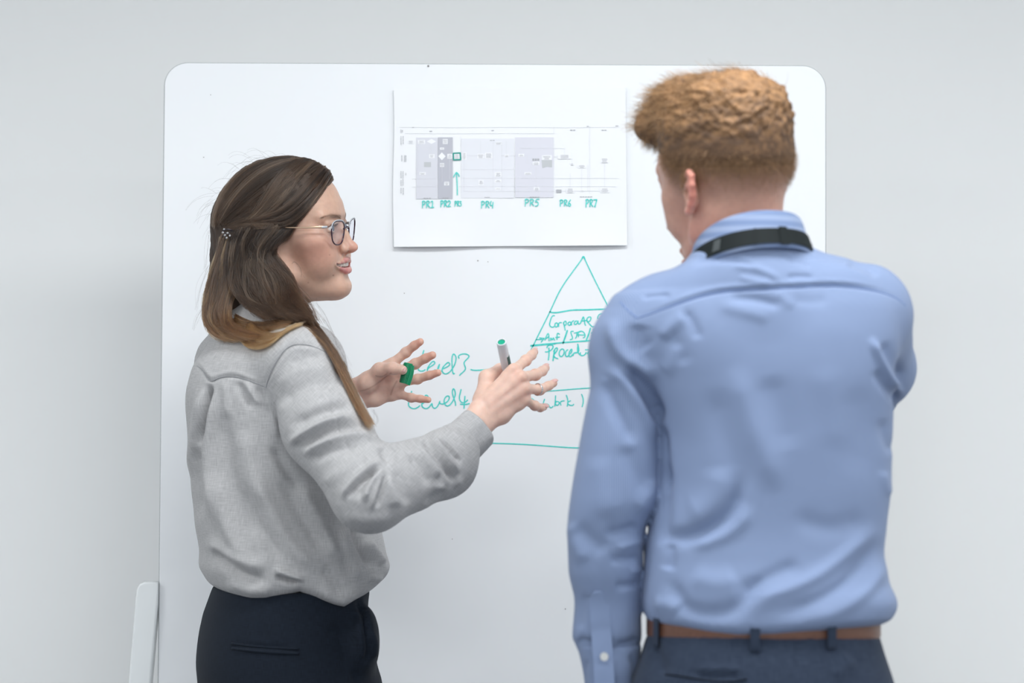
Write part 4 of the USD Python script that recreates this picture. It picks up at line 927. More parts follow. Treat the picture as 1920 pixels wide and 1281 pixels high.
# collar: a folded band round the neck, lower at the throat
NC = at(1402, 468, 2.893)
HF = unit((-.40, .92, 0)); HL = np.cross((0, 0, 1), HF)
def collar_ring(a0, a1, n, prof):
    """sweep a little profile (r, dz) round the neck; angle 0 = nape"""
    V, F = [], []
    for i in range(n):
        t = a0 + (a1 - a0) * i / (n - 1)
        drop = .060 * ((1 - math.cos(t)) / 2) ** 1.2
        d = -HF * math.cos(t) * 1.08 + HL * math.sin(t)
        for r, dz in prof:
            V.append(NC + d * r + np.array([0, 0, dz - drop - .012 * (1 - math.cos(t)) / 2 * (dz < .01)]))
    k = len(prof)
    for i in range(n - 1):
        for j in range(k):
            p, q = i * k + j, i * k + (j + 1) % k
            F += [[p, p + k, q + k], [p, q + k, q]]
    m = trimesh.Trimesh(V, F, process=False); trimesh.repair.fix_normals(m)
    return m
prof = [(.0645, -.01), (.0655, .040), (.0670, .0455), (.0690, .0470), (.0712, .0455), (.0735, .041), (.0875, -.002), (.0860, -.004), (.0790, .010), (.074, -.01)]
col = collar_ring(-2.75, 2.75, 90, prof)
col = trimesh.Trimesh(*trimesh.remesh.subdivide(col.vertices, col.faces), process=False)
obj('collar', col, M_shirt, M_sh, uvw=np.stack([col.vertices[:, 2] * .15, col.vertices[:, 0], col.vertices[:, 1]], 1))
# lanyard lying on the collar
lan = thing('lanyard', 'black woven lanyard round the neck, lying on the blue collar', 'lanyard')
def lan_strip(a0, a1, n, r0, r1, z0, z1, th=.0012):
    pr = [(r0, z0), (r0 + th, z0), (r1 + th, z1), (r1, z1)]
    return collar_ring(a0, a1, n, pr)
obj('strap', lan_strip(-2.3, 2.3, 80, .0876, .0802, .0020, .0225), M_lan, lan, smooth=40)
obj('strap_loop', lan_strip(-.10, .05, 8, .0888, .0814, .0005, .0245), M_lan, lan, smooth=40)
obj('strap_loop', lan_strip(.42, .46, 4, .0890, .0816, .0015, .0230), M_lan, lan, smooth=40)
obj('printed_mark', lan_strip(-1.22, -1.00, 8, .0874, .0826, .0060, .0185, .0013), M_lanp, lan, label='faint grey print on the strap')
obj('printed_mark', lan_strip(.98, 1.10, 6, .0874, .0826, .0060, .0185, .0013), M_lanp, lan, label='faint grey print on the strap')
# ---- body (one skin): head, neck, trunk, arms, hands, legs
hm = head_shape(.0021, male=True)
HC = at(1366, 357, 2.91)
fwd = np.array([-math.sin(math.radians(36)), math.cos(math.radians(36)), -0.05])
MF = frame(fwd, up=(-.15, 0, 1)); MF[:3, 3] = HC
S = np.diag([1.03, 1.05, 1.03, 1])
ears = cat_([ear_shape(1), ear_shape(-1)]); ears.vertices = ears.vertices * (1, 1, .90) - (0, 0, .003)
headm = cat_([hm, ears])
loc = np.array(headm.vertices)
sk = np.tile((0.60, 0.345, 0.265), (len(loc), 1))
def tintmix(col, w, c): return col * (1 - w[:, None]) + np.asarray(c) * w[:, None]
earw = np.clip((np.abs(loc[:, 1]) - .0735) / .006, 0, 1) * (np.abs(loc[:, 2]) < .045) * (loc[:, 0] < .02)
sk = tintmix(sk, earw * .75, (0.66, 0.235, 0.19))
sk = tintmix(sk, blot(loc, (.01, .06, -.09), (.05, .05, .05)) * .6, (0.64, 0.25, 0.20))
sk = tintmix(sk, np.clip((-.015 - loc[:, 2]) / .05, 0, 1) * np.clip((.05 - loc[:, 0]) / .04, 0, 1) * .5, (0.585, 0.255, 0.205))
nn_ = meshkit.fbm(loc * 500, 2)
g0_ = np.linspace(-.14, .17, 60); low_ = .036 + .42 * np.clip(g0_ - .02, 0, .06) - .17 * np.clip(-g0_, 0, .1)
fade = np.clip((loc[:, 2] - np.interp(loc[:, 0], g0_, low_) + .056) / .056, 0, 1) ** 1.6 * np.clip((.052 - loc[:, 0] + .25 * (loc[:, 2] - .02)) / .02, 0, 1) * (np.abs(loc[:, 1]) < .0755)
sk = tintmix(sk, np.clip(fade * (.70 + .6 * nn_), 0, .95), (0.150, 0.082, 0.044))
sk = tintmix(sk, blot(loc, (.106, 0, -.043), (.012, .022, .011)) * .7, (0.55, 0.20, 0.19))
headm.apply_transform(MF @ S)
bd = Clay((-.1, 2.72, .0), (.78, 3.25, 1.56), .009)
bd.cap(P_(1396, 450, 2.895), P_(1405, 560, 2.90), .052, .045, .02)
bd.cap(P_(1230, 612, 2.90), P_(1610, 595, 2.90), .036, .040, .03)
bd.bone(P_(1430, 620, 2.905), P_(1440, 900, 2.905), (.125, .070), (.125, .075), (1, 0, 0), .03)
bd.bone(P_(1440, 900, 2.905), P_(1432, 1230, 2.905), (.120, .075), (.135, .085), (1, 0, 0), .03)
bd.chain([P_(1215, 620, 2.9), P_(1150, 920, 2.905), P_(1146, 1290, 2.935)], [.034, .030, .026], .02)
bd.chain([P_(1635, 600, 2.905), P_(1600, 765, 3.14), P_(1345, 545, 3.12)], [.045, .038, .026], .02)
for hx in (1340, 1530):
    bd.chain([P_(hx, 1270, 2.905), (at(hx, 1270, 2.905)[0], 2.90, .48), (at(hx, 1270, 2.905)[0], 2.91, .09)], [.075, .052, .035], .02)
bodym = bd.mesh(3)
hdM = []
# left hand hanging; right hand resting against the chin
def H(px, py, Y): return at(px, py, Y)
w0 = H(1146, 1330, 2.94)
def off(p, dx, dy, dz): return np.asarray(p) + (dx, dy, dz)
mc = [off(w0, .010, .030, -.085), off(w0, .003, .012, -.090), off(w0, -.002, -.008, -.088), off(w0, -.004, -.026, -.080)]
fg = [[off(m, .006, .006, -.040), off(m, .014, .008, -.062), off(m, .022, .008, -.080)] for m in mc]
th = [off(w0, .018, .026, -.025), off(w0, .028, .042, -.055), off(w0, .032, .050, -.085), off(w0, .032, .050, -.108)]
hdM.append(hand_shape(w0, mc, fg, th, H(1147, 1285, 2.935), (1, 0, 0), h=.0022, fr=.0088, thick=.0125))
wr_ = H(1345, 545, 3.12)
chin = (MF @ S @ np.array([.10, .0, -.085, 1]))[:3]
mc = [H(1312, 492, 3.085), H(1318, 505, 3.065), H(1326, 517, 3.05), H(1334, 526, 3.035)]
fg = [[H(1300, 484, 3.050), H(1288, 475, 3.028), H(1281, 470, 3.018)], [H(1302, 504, 3.03), H(1291, 500, 3.015), H(1285, 493, 3.010)], [H(1304, 520, 3.02), H(1300, 505, 3.00), H(1305, 500, 2.998)], [H(1314, 528, 3.01), H(1312, 515, 2.995), H(1316, 510, 2.994)]]
th = [H(1325, 520, 3.115), H(1313, 492, 3.12), H(1313, 466, 3.10), H(1317, 452, 3.085)]
hdM.append(hand_shape(wr_, mc, fg, th, H(1400, 600, 3.14), (.3, -.6, .6), h=.0018, fr=.0070, thick=.0110))
allm = cat_([headm, bodym] + hdM)
rest = len(allm.vertices) - len(sk)
hcol = np.tile((0.62, 0.34, 0.26), (rest, 1))
obj('body', allm, M_skin, man, color=np.vstack([sk, hcol]), label='fair skinned head, neck and hands')
for s in (-1, 1):
    e, ec = eyeball(s, (.10, .18, .25)); e.apply_transform(MF @ S)
    obj('eye', e, M_eye, man, color=ec)
def teeth_row():
    """eight upper teeth along the arch"""
    ms = []
    for i in range(-4, 4):
        a = (i + .5) * (.235 if abs(i + .5) < 1 else .228); w = .0041 if abs(i + .5) < 1 else .0036
        t = trimesh.creation.icosphere(3, 1.0); v = np.array(t.vertices)
        v = np.sign(v) * np.abs(v) ** .6; v = v * (.0026, w, .0058 if abs(i + .5) < 1 else .0052)
        v = v @ np.array([[math.cos(a), math.sin(a), 0], [-math.sin(a), math.cos(a), 0], [0, 0, 1]])
        ms.append(trimesh.Trimesh(v + (.0725 + .0255 * math.cos(a), .0300 * math.sin(a), -.0378), t.faces, process=False))
    return cat_(ms)
teeth0 = teeth_row()
tt = teeth0.copy(); tt.apply_transform(MF @ S); obj('teeth', tt, M_teeth, man, smooth=True)
# ---- trousers, belt
tr = Clay((at(1150, 1250, MY)[0], 2.72, .03), (at(1700, 1250, MY)[0], 3.10, 1.0), .006)
TR_ = [(1186, 1216, 1645, .116), (1205, 1209, 1650, .120), (1240, 1199, 1660, .128), (1281, 1188, 1669, .135), (1330, 1183, 1675, .137), (1400, 1190, 1668, .130)]
R4 = [row(q[0], q[1], q[2]) for q in TR_]
tr.loft([r[0] for r in R4], [r[1] for r in R4], MY, [r[2] for r in R4], [q[3] for q in TR_], ex=2.3, k=.02, cap=.006)
for hx in (1320, 1540):
    X = at(hx, 1300, MY)[0]
    tr.chain([(X, 2.90, .84), (X, 2.90, .50), (X, 2.91, .07)], [.098, .078, .062], .03)
tr.D = smax_(tr.D, (.06 - (tr.lo[2] + tr.h * np.arange(tr.n[2])))[None, None, :] * np.ones_like(tr.D), .004).astype(np.float32)
trm = creases(tr.mesh(4), [([(1290, 1270), (1330, 1278), (1400, 1272)], -.004, 5), ([(1300, 1262), (1360, 1268), (1400, 1264)], .003, 6), ([(1495, 1205), (1494, 1240), (1494, 1281)], -.002, 4), ([(1440, 1200), (1480, 1206), (1530, 1200)], -.002, 5), ([(1215, 1200), (1235, 1240), (1245, 1281)], -.004, 12), ([(1600, 1240), (1560, 1281)], .004, 14)])
waist_tilt(trm, at(1430, 1186, MY)[2], MY, .085, .15)
tro = obj('trousers', trm, M_slate, man, label='dark slate blue suit trousers', uvw=np.stack([np.arctan2(trm.vertices[:, 0] - .3, -(trm.vertices[:, 1] - MY)) * .15, trm.vertices[:, 2], np.zeros(len(trm.vertices))], 1))
near_t = Near(trm)
zb = at(1430, 1179, MY)[2]
bel = ring_band(R4[0][1], MY, R4[0][2] - .002, .1135, zb - .012, zb + .018, ex=2.3, thick=.0035, slope=.085)
obj('belt', bel, M_leather, man, smooth=40, label='tan brown leather belt')
for px_, py_ in ((1556, 1186), (1415, 1189), (1236, 1183)):
    p, n = near_t(px_, py_ + 12, .006)
    pts = np.array([p + (0, -.0005, -.016), p + (0, -.002, .0), p + (0, -.002, .022)])
    obj('belt_loop', ribbon(spline(pts, 8), .0062, np.tile(unit(np.cross(n, (0, 0, 1))), (8, 1)), .0011), M_slate, tro, smooth=40, uvw=np.zeros((32, 3)))
seam(near_t, [(1248, 1265), (1275, 1268), (1330, 1277), (1400, 1274)], M_navy, tro, 'pocket_edge', w=.0013, n=24)
for hx, yw in ((1320, 1.75), (1540, 1.4)):
    obj('shoe', shoe((at(hx, 1300, MY)[0], MY + .0), yw), M_shoe, man, smooth=True)
# ---- hair: clipped sides, long swept top
hr = Clay((-.135, -.105, .0), (.165, .105, .185), .0022)
for e_ in (((-.007, 0, .043), (.089, .072, .082)), ((-.022, 0, .020), (.066, .062, .058)), ((.029, 0, .056), (.060, .060, .058))): hr.ell(e_[0], e_[1], .02)
g0 = hr.lo[0] + hr.h * np.arange(hr.n[0]); g2 = hr.lo[2] + hr.h * np.arange(hr.n[2])
low = .036 + .42 * np.clip(g0 - .02, 0, .06) - .17 * np.clip(-g0, 0, .1)          # where the long hair starts, sloping down to the back
up_ = g2[None, None, :] - low[:, None, None]
thick_ = np.interp(up_, [-.02, 0, .012, .035, .075, .10], [-.004, .0005, .0050, .0085, .022, .033])
hr.D = (hr.D - thick_).astype(np.float32)
hr.ell((.052, 0, .120), (.062, .054, .040), .03)
hr.ell((.104, .006, .103), (.036, .046, .027), .02)
hr.D = smax_(hr.D, ((low - .004)[:, None, None] - g2[None, None, :]) * np.ones_like(hr.D), .006).astype(np.float32)
hmass = hr.mesh(4)
lv = np.array(hmass.vertices); hn = vnormals(hmass)
upv = lv[:, 2] - np.interp(lv[:, 0], g0, low)
amp = np.clip((upv - .02) / .055, 0.04, 1)
q = lv * np.array([55, 90, 60.0]) + meshkit.fbm(lv * 40, 2)[:, None] * 1.6
dis = (meshkit.fbm(q, 3, 5) - .5) * .014 + (meshkit.fbm(lv * 170, 2, 9) - .5) * .007
hmass.vertices = lv + hn * (dis * amp)[:, None]
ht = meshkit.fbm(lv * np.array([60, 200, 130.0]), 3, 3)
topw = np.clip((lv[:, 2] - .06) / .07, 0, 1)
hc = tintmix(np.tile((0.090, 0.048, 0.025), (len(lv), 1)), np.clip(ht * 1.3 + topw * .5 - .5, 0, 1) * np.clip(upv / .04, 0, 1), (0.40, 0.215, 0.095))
hmass.apply_transform(MF @ S)
hob = obj('hair', hmass, M_hairbase, man, color=hc, label='ginger hair, long swept top over clipped sides')
rg = np.random.default_rng(11)
wv = np.array(hmass.vertices); wn = vnormals(hmass)
st, sc = [], []
fd, ud = MF[:3, 0], np.array([0, 0, 1.0])
edge = upv < .030
pick = np.r_[rg.choice(len(wv), 7000, p=(amp ** 1.2) / (amp ** 1.2).sum()), rg.choice(len(wv), 6000, p=edge / edge.sum())]
for i in pick:
    z = lv[i, 2]; L_ = (.012 + .020 * np.clip((z - .06) / .08, 0, 1)) * rg.uniform(.45, 1.0)
    if edge[i]:
        L_ = rg.uniform(.008, .020)
        dr = unit(wn[i] * .22 + np.array([0, 0, -1.0]) - fd * .25 + rg.normal(0, .25, 3))
    else: dr = unit(fd * .8 + wn[i] * .38 + rg.normal(0, .26, 3))
    bend = fd * .5 - wn[i] * .25 + rg.normal(0, .2, 3)
    t = np.linspace(0, 1, 5)[:, None]
    st.append(wv[i] - wn[i] * .004 + dr * L_ * t + bend * L_ * .6 * t ** 2)
    tone = np.clip(meshkit.fbm(wv[i] * 130, 2, 2) * 1.6 - .3 + rg.normal(0, .2), 0, 1) * np.clip(upv[i] / .03 + .2, .2, 1); c0 = np.array((.095, .048, .022)) * (1 - tone) + np.array((.60, .36, .175)) * tone
    sc.append(np.tile(c0, (5, 1)) * np.linspace(.8, 1.12, 5)[:, None])
curves('strand', st, M_strand, hob, (.00050, .00016), sc, kind='stuff')
# clipped stubble on the back and sides
pv = np.array(headm.vertices); pn_ = vnormals(headm)
fw = np.clip(fade - .12, 0, 1) * (loc[:, 2] < .06); fw /= fw.sum()
st, sc = [], []
for i in rg.choice(len(pv), 9000, p=fw):
    L_ = .0025 + .008 * fade[i]; o = pv[i] + rg.normal(0, .0010, 3)
    dr = unit(pn_[i] * .6 + np.array([0, 0, -.8]) + rg.normal(0, .3, 3))
    st.append(o + dr * L_ * np.linspace(0, 1, 3)[:, None]); sc.append(np.tile(np.array((.26, .145, .07)) * rg.uniform(.7, 1.5), (3, 1)))
curves('stubble', st, M_strand, hob, (.00022, .0001), sc, kind='stuff')
# ------------------------------------------------------------------ the woman
WY = 3.48
wom = thing('person', 'long-haired person with glasses in a grey blouse, gesturing with both hands beside the whiteboard drawing', 'person')
BT = math.radians(20.0)                                   # the trunk is turned a little towards the board
BF, BR = np.array([math.cos(BT), math.sin(BT), 0]), np.array([math.sin(BT), -math.cos(BT), 0])
TW = [(655, 400, 612, .150), (690, 366, 632, .166), (730, 357, 646, .170), (790, 354, 672, .170), (850, 355, 700, .168), (920, 359, 710, .166), (980, 366, 712, .168), (1030, 374, 722, .172), (1062, 374, 729, .172), (1088, 386, 724, .168), (1108, 404, 706, .155)]
zs, cxs, As, Bs = [], [], [], []
for py, l, r, b_ in TW:
    z, cx, hx = row(py, l, r, WY)
    zs.append(z); cxs.append(cx); Bs.append(b_); As.append(math.sqrt(max(hx ** 2 - (b_ * math.sin(BT)) ** 2, .07 ** 2)) / math.cos(BT))
LO, HI = (at(325, 700, WY)[0], 3.13, .90), (at(945, 700, WY)[0], 3.80, 1.46)
bl = Clay(LO, HI, .0048)
bl.loft(zs, cxs, WY, As, Bs, yaw=BT, ex=2.15, k=.02, cap=.016)
ns, nb = P_(516, 600, 3.475), P_(505, 655, 3.47)
RS, LS = P_(573, 694, 3.335), P_(437, 692, 3.63)
bl.cap(ns, RS + (0, 0, .004), .047, .052, .05); bl.cap(ns, LS + (0, 0, .004), .047, .052, .05)
bl.cap(P_(470, 640, 3.46), P_(455, 740, 3.44), .060, .075, .06)
body_W = bl.D.copy()
sl = Clay(LO, np.array(LO) + (bl.n - 1.5) * bl.h, bl.h)
EL = P_(694, 926, 3.20)
sl.chain([P_(572, 695, 3.33), P_(610, 800, 3.275), EL], [.060, .062, .054], .03)
sl.chain([EL, P_(770, 893, 3.245), P_(838, 858, 3.285)], [.052, .047, .045], .03)
sl.ell(P_(836, 884, 3.285), (.040, .040, .040), .03)
sl.chain([P_(838, 855, 3.285), P_(858, 838, 3.298)], [.036, .031], .02)
sl.chain([LS, P_(505, 905, 3.70), P_(615, 778, 3.63)], [.060, .052, .032], .03)
sleeve_W = sl.D.copy()
zz = (bl.lo[2] + bl.h * np.arange(bl.n[2]))[None, None, :]
kz = np.clip((zz - 1.245) / .12, 0, 1) * .045 + .003
hh = np.maximum(kz - np.abs(body_W - sleeve_W), 0) / kz
bl.D = (np.minimum(body_W, sleeve_W) - hh * hh * kz * .25).astype(np.float32)
blm = finer(bl.mesh(5))
val = lambda D, p: Clay.value(type('Q', (), {'lo': bl.lo, 'h': bl.h, 'D': D}), p)
wsl = np.clip((val(body_W, blm.vertices) - val(sleeve_W, blm.vertices)) / .02 + .5, 0, 1)
mk = {'arm': wsl, 'body': 1 - wsl}
SW = [
 ([(362, 686), (381, 696), (396, 715), (406, 711), (426, 706), (452, 709), (499, 726)], -.0022, 3.5, 'body'), ([(360, 680), (381, 689), (397, 706), (426, 699), (452, 702), (497, 718)], .0020, 5, 'body'),
 ([(499, 727), (505, 706), (524, 669), (544, 649), (572, 646), (600, 655)], -.0030, 4.5), ([(506, 728), (513, 708), (531, 675), (550, 657), (574, 654), (600, 663)], .0030, 6), ([(492, 722), (499, 700), (517, 664), (540, 642)], .0015, 5),
 ([(524, 770), (540, 742), (575, 722), (620, 716), (648, 724)], -.0085, 11, 'arm'), ([(520, 735), (548, 704), (590, 692), (632, 700)], .0050, 12, 'arm'), ([(545, 690), (575, 672), (610, 672)], -.0030, 8, 'arm'),
 ([(536, 838), (572, 812), (617, 790), (672, 784)], .0110, 8, 'arm'), ([(540, 808), (580, 782), (625, 768), (668, 764)], -.0080, 12, 'arm'), ([(563, 846), (595, 820), (640, 804), (690, 800)], -.0085, 8, 'arm'), ([(565, 858), (602, 833), (662, 818), (700, 822)], .0085, 8, 'arm'), ([(575, 872), (620, 848), (690, 838)], -.0060, 9, 'arm'), ([(600, 915), (640, 885), (690, 855)], .0045, 12, 'arm'), ([(560, 790), (600, 760), (650, 745)], .0030, 10, 'arm'),
 ([(640, 940), (658, 912), (688, 882), (720, 866)], .0085, 6.5, 'arm'), ([(648, 938), (677, 903), (716, 874)], -.0085, 5, 'arm'), ([(683, 945), (696, 907), (719, 877)], .0075, 5.5, 'arm'), ([(668, 942), (686, 902), (714, 878)], -.0065, 4.5, 'arm'), ([(694, 960), (707, 916), (721, 880)], .0060, 5.5, 'arm'), ([(704, 955), (716, 918), (724, 886)], -.0060, 5, 'arm'), ([(722, 886), (737, 925), (742, 955)], .0060, 11, 'arm'), ([(735, 880), (755, 915), (765, 950)], -.0040, 11, 'arm'), ([(715, 838), (722, 855), (735, 866)], -.0060, 7, 'arm'), ([(640, 960), (690, 975), (740, 965)], .0030, 10, 'arm'),
 ([(786, 824), (816, 846), (842, 887), (856, 912)], -.0100, 7, 'arm'), ([(803, 814), (831, 848), (862, 892)], .0080, 7, 'arm'), ([(778, 836), (806, 868), (824, 898)], .0070, 8, 'arm'), ([(764, 850), (790, 880), (805, 915)], -.0055, 8, 'arm'), ([(795, 948), (827, 925), (864, 905)], -.0060, 8, 'arm'), ([(812, 905), (840, 918), (866, 886)], .0050, 8, 'arm'), ([(826, 820), (845, 845), (868, 872)], -.0070, 5, 'arm'),
 ([(395, 718), (390, 745), (385, 790), (376, 840)], -.0240, 5.5, 'body'), ([(379, 722), (372, 780), (362, 850), (358, 900)], .0090, 9, 'body'), ([(402, 722), (394, 780), (391, 850), (397, 930), (410, 1000)], .0100, 10, 'body'), ([(376, 830), (368, 900), (378, 980)], -.0090, 9, 'body'),
 ([(443, 712), (457, 740), (474, 770)], -.0055, 7, 'body'), ([(458, 712), (474, 738), (492, 762)], .0050, 7, 'body'), ([(478, 722), (490, 748), (506, 790)], -.0040, 7, 'body'), ([(500, 735), (512, 780), (520, 830)], .0050, 10, 'body'), ([(421, 712), (424, 745), (426, 790)], .0035, 8, 'body'),
 ([(418, 760), (424, 850), (448, 950), (490, 1030)], -.0085, 16, 'body'), ([(404, 880), (414, 950), (446, 1024), (480, 1050)], .0085, 13, 'body'), ([(462, 800), (470, 880), (500, 960)], .0060, 18, 'body'), ([(478, 860), (512, 965), (562, 1040), (612, 1072)], .0085, 14, 'body'), ([(456, 900), (488, 990), (540, 1058)], -.0075, 13, 'body'), ([(524, 880), (570, 975), (620, 1040)], -.0070, 16, 'body'), ([(560, 900), (605, 985), (650, 1060)], .0060, 14, 'body'), ([(610, 960), (640, 1020), (660, 1080)], -.0060, 14, 'body'), ([(508, 830), (535, 880), (575, 930)], -.0070, 10, 'body'),
 ([(389, 1002), (417, 1032), (459, 1054), (515, 1057)], .0100, 13, 'body'), ([(398, 1024), (425, 1055), (459, 1077), (503, 1086)], -.0110, 11, 'body'), ([(512, 1066), (543, 1081), (572, 1096)], .0100, 7, 'body'), ([(515, 1080), (543, 1093), (562, 1100)], -.0100, 6, 'body'), ([(420, 1090), (470, 1100), (520, 1100)], .0060, 10, 'body'), ([(590, 1100), (640, 1110), (670, 1098)], .0060, 10, 'body'), ([(600, 1060), (625, 1085), (640, 1110)], -.0060, 9, 'body'),
 ([(604, 720), (622, 770), (648, 830), (672, 868)], -.0014, 2.6, 'arm'), ([(660, 975), (676, 1024), (706, 1076)], -.0120, 7, 'body'), ([(682, 1010), (705, 1040), (722, 1062)], .0090, 9, 'body'), ([(640, 985), (655, 1040), (682, 1090)], .0080, 9, 'body'), ([(690, 1085), (705, 1092), (716, 1100)], .0060, 7, 'body'),
]
blm = creases(blm, SW, mk)
# the blouson hem, pulled over the waistband, hangs unevenly
_v = np.array(blm.vertices); _px = pix(_v)[:, 0]
hem = np.interp(_px, [360, 410, 470, 500, 535, 562, 600, 645, 680, 715, 735], [0, .004, .012, .010, .002, -.004, .010, .020, .008, -.006, -.012])
_k = np.clip(1 - (_v[:, 2] - zs[-1]) / .06, 0, 1) * (1 - wsl) * np.clip((3.56 - _v[:, 1]) / .1, 0, 1)
_v[:, 2] -= (hem - .006) * _k; blm.vertices = _v
def bl_weave(v, w):
    c = np.array([at(530, 900, WY)[0], WY])
    u = np.arctan2(v[:, 0] - c[0], -(v[:, 1] - c[1])) * .16
    p1, p2 = v[:, 0] * .74 - v[:, 2] * .67, v[:, 0] * .67 + v[:, 2] * .74
    return np.stack([np.where(w > .5, p1, u), np.where(w > .5, p2, v[:, 2]), np.zeros(len(v))], 1)
blo = obj('blouse', blm, M_blouse, wom, label='light grey chambray blouse', uvw=bl_weave(blm.vertices, wsl))
near_b = Near(blm)
seam(near_b, [(364, 687), (381, 696), (396, 715), (406, 711), (426, 706), (452, 709), (499, 726)], M_seam, blo, 'yoke_seam', w=.0007, lift=.0002, n=50)
seam(near_b, [(499, 727), (505, 706), (524, 669), (544, 649), (572, 646), (600, 655), (626, 672)], M_seam, blo, 'armhole_seam', w=.0007, lift=.0002, n=50)
# turned-back cuff round the wrist
CA, CB = P_(853, 840, 3.296), P_(897, 801, 3.322)
cax = unit(CB - CA); cs1 = unit(np.cross(cax, (0, -1, 0))); cs2 = np.cross(cax, cs1)
def cuff_ring(n=64):
    secs = [(-.002, .0325, 0), (.000, .0345, 0), (.004, .0352, 0), (.0045, .0346, 0), (.0075, .0346, 0), (.008, .0352, 0), (.022, .0348, 0), (.040, .0340, 0), (.052, .0335, 0), (.0535, .0328, 0), (.0525, .0318, 0), (.040, .0318, 0), (.010, .0315, 0)]
    V, F = [], []
    for i in range(n):
        t = 2 * math.pi * i / n
        for l, r, _ in secs:
            rr_ = r * (1 + .035 * math.sin(3 * t + 60 * l) + .02 * math.sin(7 * t + 1)) + (.004 * max(0, -math.cos(t - .5)) if l < .01 else 0)
            V.append(CA + cax * l + cs1 * rr_ * math.cos(t) * 1.0 + cs2 * rr_ * math.sin(t) * .86)
    k = len(secs)
    for i in range(n):
        for j in range(k):
            a, b_, c_, d_ = i * k + j, i * k + (j + 1) % k, ((i + 1) % n) * k + (j + 1) % k, ((i + 1) % n) * k + j
            F += [[a, b_, c_], [a, c_, d_]]
    m = trimesh.Trimesh(V, F, process=False); trimesh.repair.fix_normals(m); return m
cfm = cuff_ring()
obj('cuff', cfm, M_blouse, blo, uvw=np.stack([(cfm.vertices - CA) @ cax, np.arctan2((cfm.vertices - CA) @ cs1, (cfm.vertices - CA) @ cs2) * .034, np.zeros(len(cfm.vertices))], 1))
# collar standing at the nape
def wcollar(n=80):
    prof = [(.0560, -.016), (.0575, .026), (.0590, .0300), (.0612, .0310), (.0635, .0295), (.0660, .025), (.0790, -.012), (.0770, -.014), (.068, .0), (.062, -.016)]
    C = P_(507, 603, 3.475); V, F = [], []; k = len(prof)
    for i in range(n):
        t = -2.6 + 5.2 * i / (n - 1); drop = .055 * ((1 - math.cos(t)) / 2) ** 1.2
        d = -BF * math.cos(t) * 1.05 - BR * math.sin(t)
        for r, dz in prof: V.append(C + d * r + np.array([0, 0, dz - drop]))
    for i in range(n - 1):
        for j in range(k):
            p, q = i * k + j, i * k + (j + 1) % k; F += [[p, p + k, q + k], [p, q + k, q]]
    m = trimesh.Trimesh(V, F, process=False); trimesh.repair.fix_normals(m); return m
wc = wcollar()
obj('collar', wc, M_blouse, blo, uvw=np.stack([wc.vertices[:, 0], wc.vertices[:, 2], np.zeros(len(wc.vertices))], 1))
# ---- head
WH = P_(540, 452, 3.48)
ROLL_H = math.radians(8.0)                                # the head leans towards the near shoulder
wf = np.array([math.cos(math.radians(14)), -math.sin(math.radians(14)), 0.0])
WF = frame(wf, up=np.array([0, 0, math.cos(ROLL_H)]) - np.array([math.sin(math.radians(14)), math.cos(math.radians(14)), 0]) * math.sin(ROLL_H)); WF[:3, 3] = WH
toW = lambda p: (WF[:3, :3] @ np.atleast_2d(p).T).T + WH
hm = head_shape(.0015)
head = cat_([hm, ear_shape(-1), ear_shape(1)])
hl_ = np.array(head.vertices); nh = len(hl_)
SKW = (0.560, 0.355, 0.268)
wk = np.tile(SKW, (nh, 1))
for s in (-1, 1):
    wk = tintmix(wk, blot(hl_, (.064, .052 * s, -.014), (.042, .034, .032)) * .75, (0.50, 0.245, 0.185))
    wk = tintmix(wk, blot(hl_, (.080, .034 * s, .0185), (.02, .022, .011)) * .35, (0.52, 0.33, 0.28))
    bw = blot(hl_, (.0920, .016 * s, .0385), (.012, .013, .0042)) + blot(hl_, (.0855, .030 * s, .0405), (.012, .012, .0040)) + blot(hl_, (.077, .044 * s, .0385), (.014, .012, .0033)) * .7
    wk = tintmix(wk, np.clip(bw * .75, 0, .8), (0.20, 0.125, 0.085))
    lid = np.abs(np.linalg.norm(hl_ - (EYE_C[0], EYE_C[1] * s, EYE_C[2]), axis=1) - .0130) < .0022
    wk = tintmix(wk, lid * (np.abs(hl_[:, 2] - EYE_C[2] - .0045) < .0022) * (hl_[:, 0] > EYE_C[0] + .0045) * .75, (0.10, 0.06, 0.05))
wk = tintmix(wk, blot(hl_, (.116, 0, -.010), (.014, .014, .012)) * .55, (0.60, 0.27, 0.215))
lipw = np.zeros(nh)
for ln in (MOUTH['up'], MOUTH['lo']):
    c_ = spline(ln[:, :3], 30); r_ = np.interp(np.linspace(0, 1, 30), np.linspace(0, 1, len(ln)), ln[:, 3])
    for s in (-1, 1):
        d, k_ = cKDTree(c_ * (1, s, 1)).query(hl_); lipw = np.maximum(lipw, np.clip((r_[k_] * 1.22 + .0006 - d) / .0012, 0, 1))
wk = tintmix(wk, lipw * .9, (0.50, 0.185, 0.19))
for s in (-1, 1):
    d = cKDTree(spline(MOUTH['gap'][:, :3] * (1, s, 1) - (.0085, 0, 0), 20)).query(hl_)[0]; wk = tintmix(wk, np.clip((.0062 - d) / .002, 0, 1) * .85, (0.16, 0.035, 0.035))
head.apply_transform(WF)
hv = np.array(head.vertices); hp = pix(hv); facing = vnormals(head)[:, 1] < -.1
for mx, my, mr in ((625, 516.5, 1.5), (618, 478, 1.1), (578, 530, 1.1)):
    wk = tintmix(wk, np.exp(-(np.linalg.norm(hp - (mx, my), axis=1) / mr) ** 2) * facing * .8, (0.16, 0.07, 0.05))
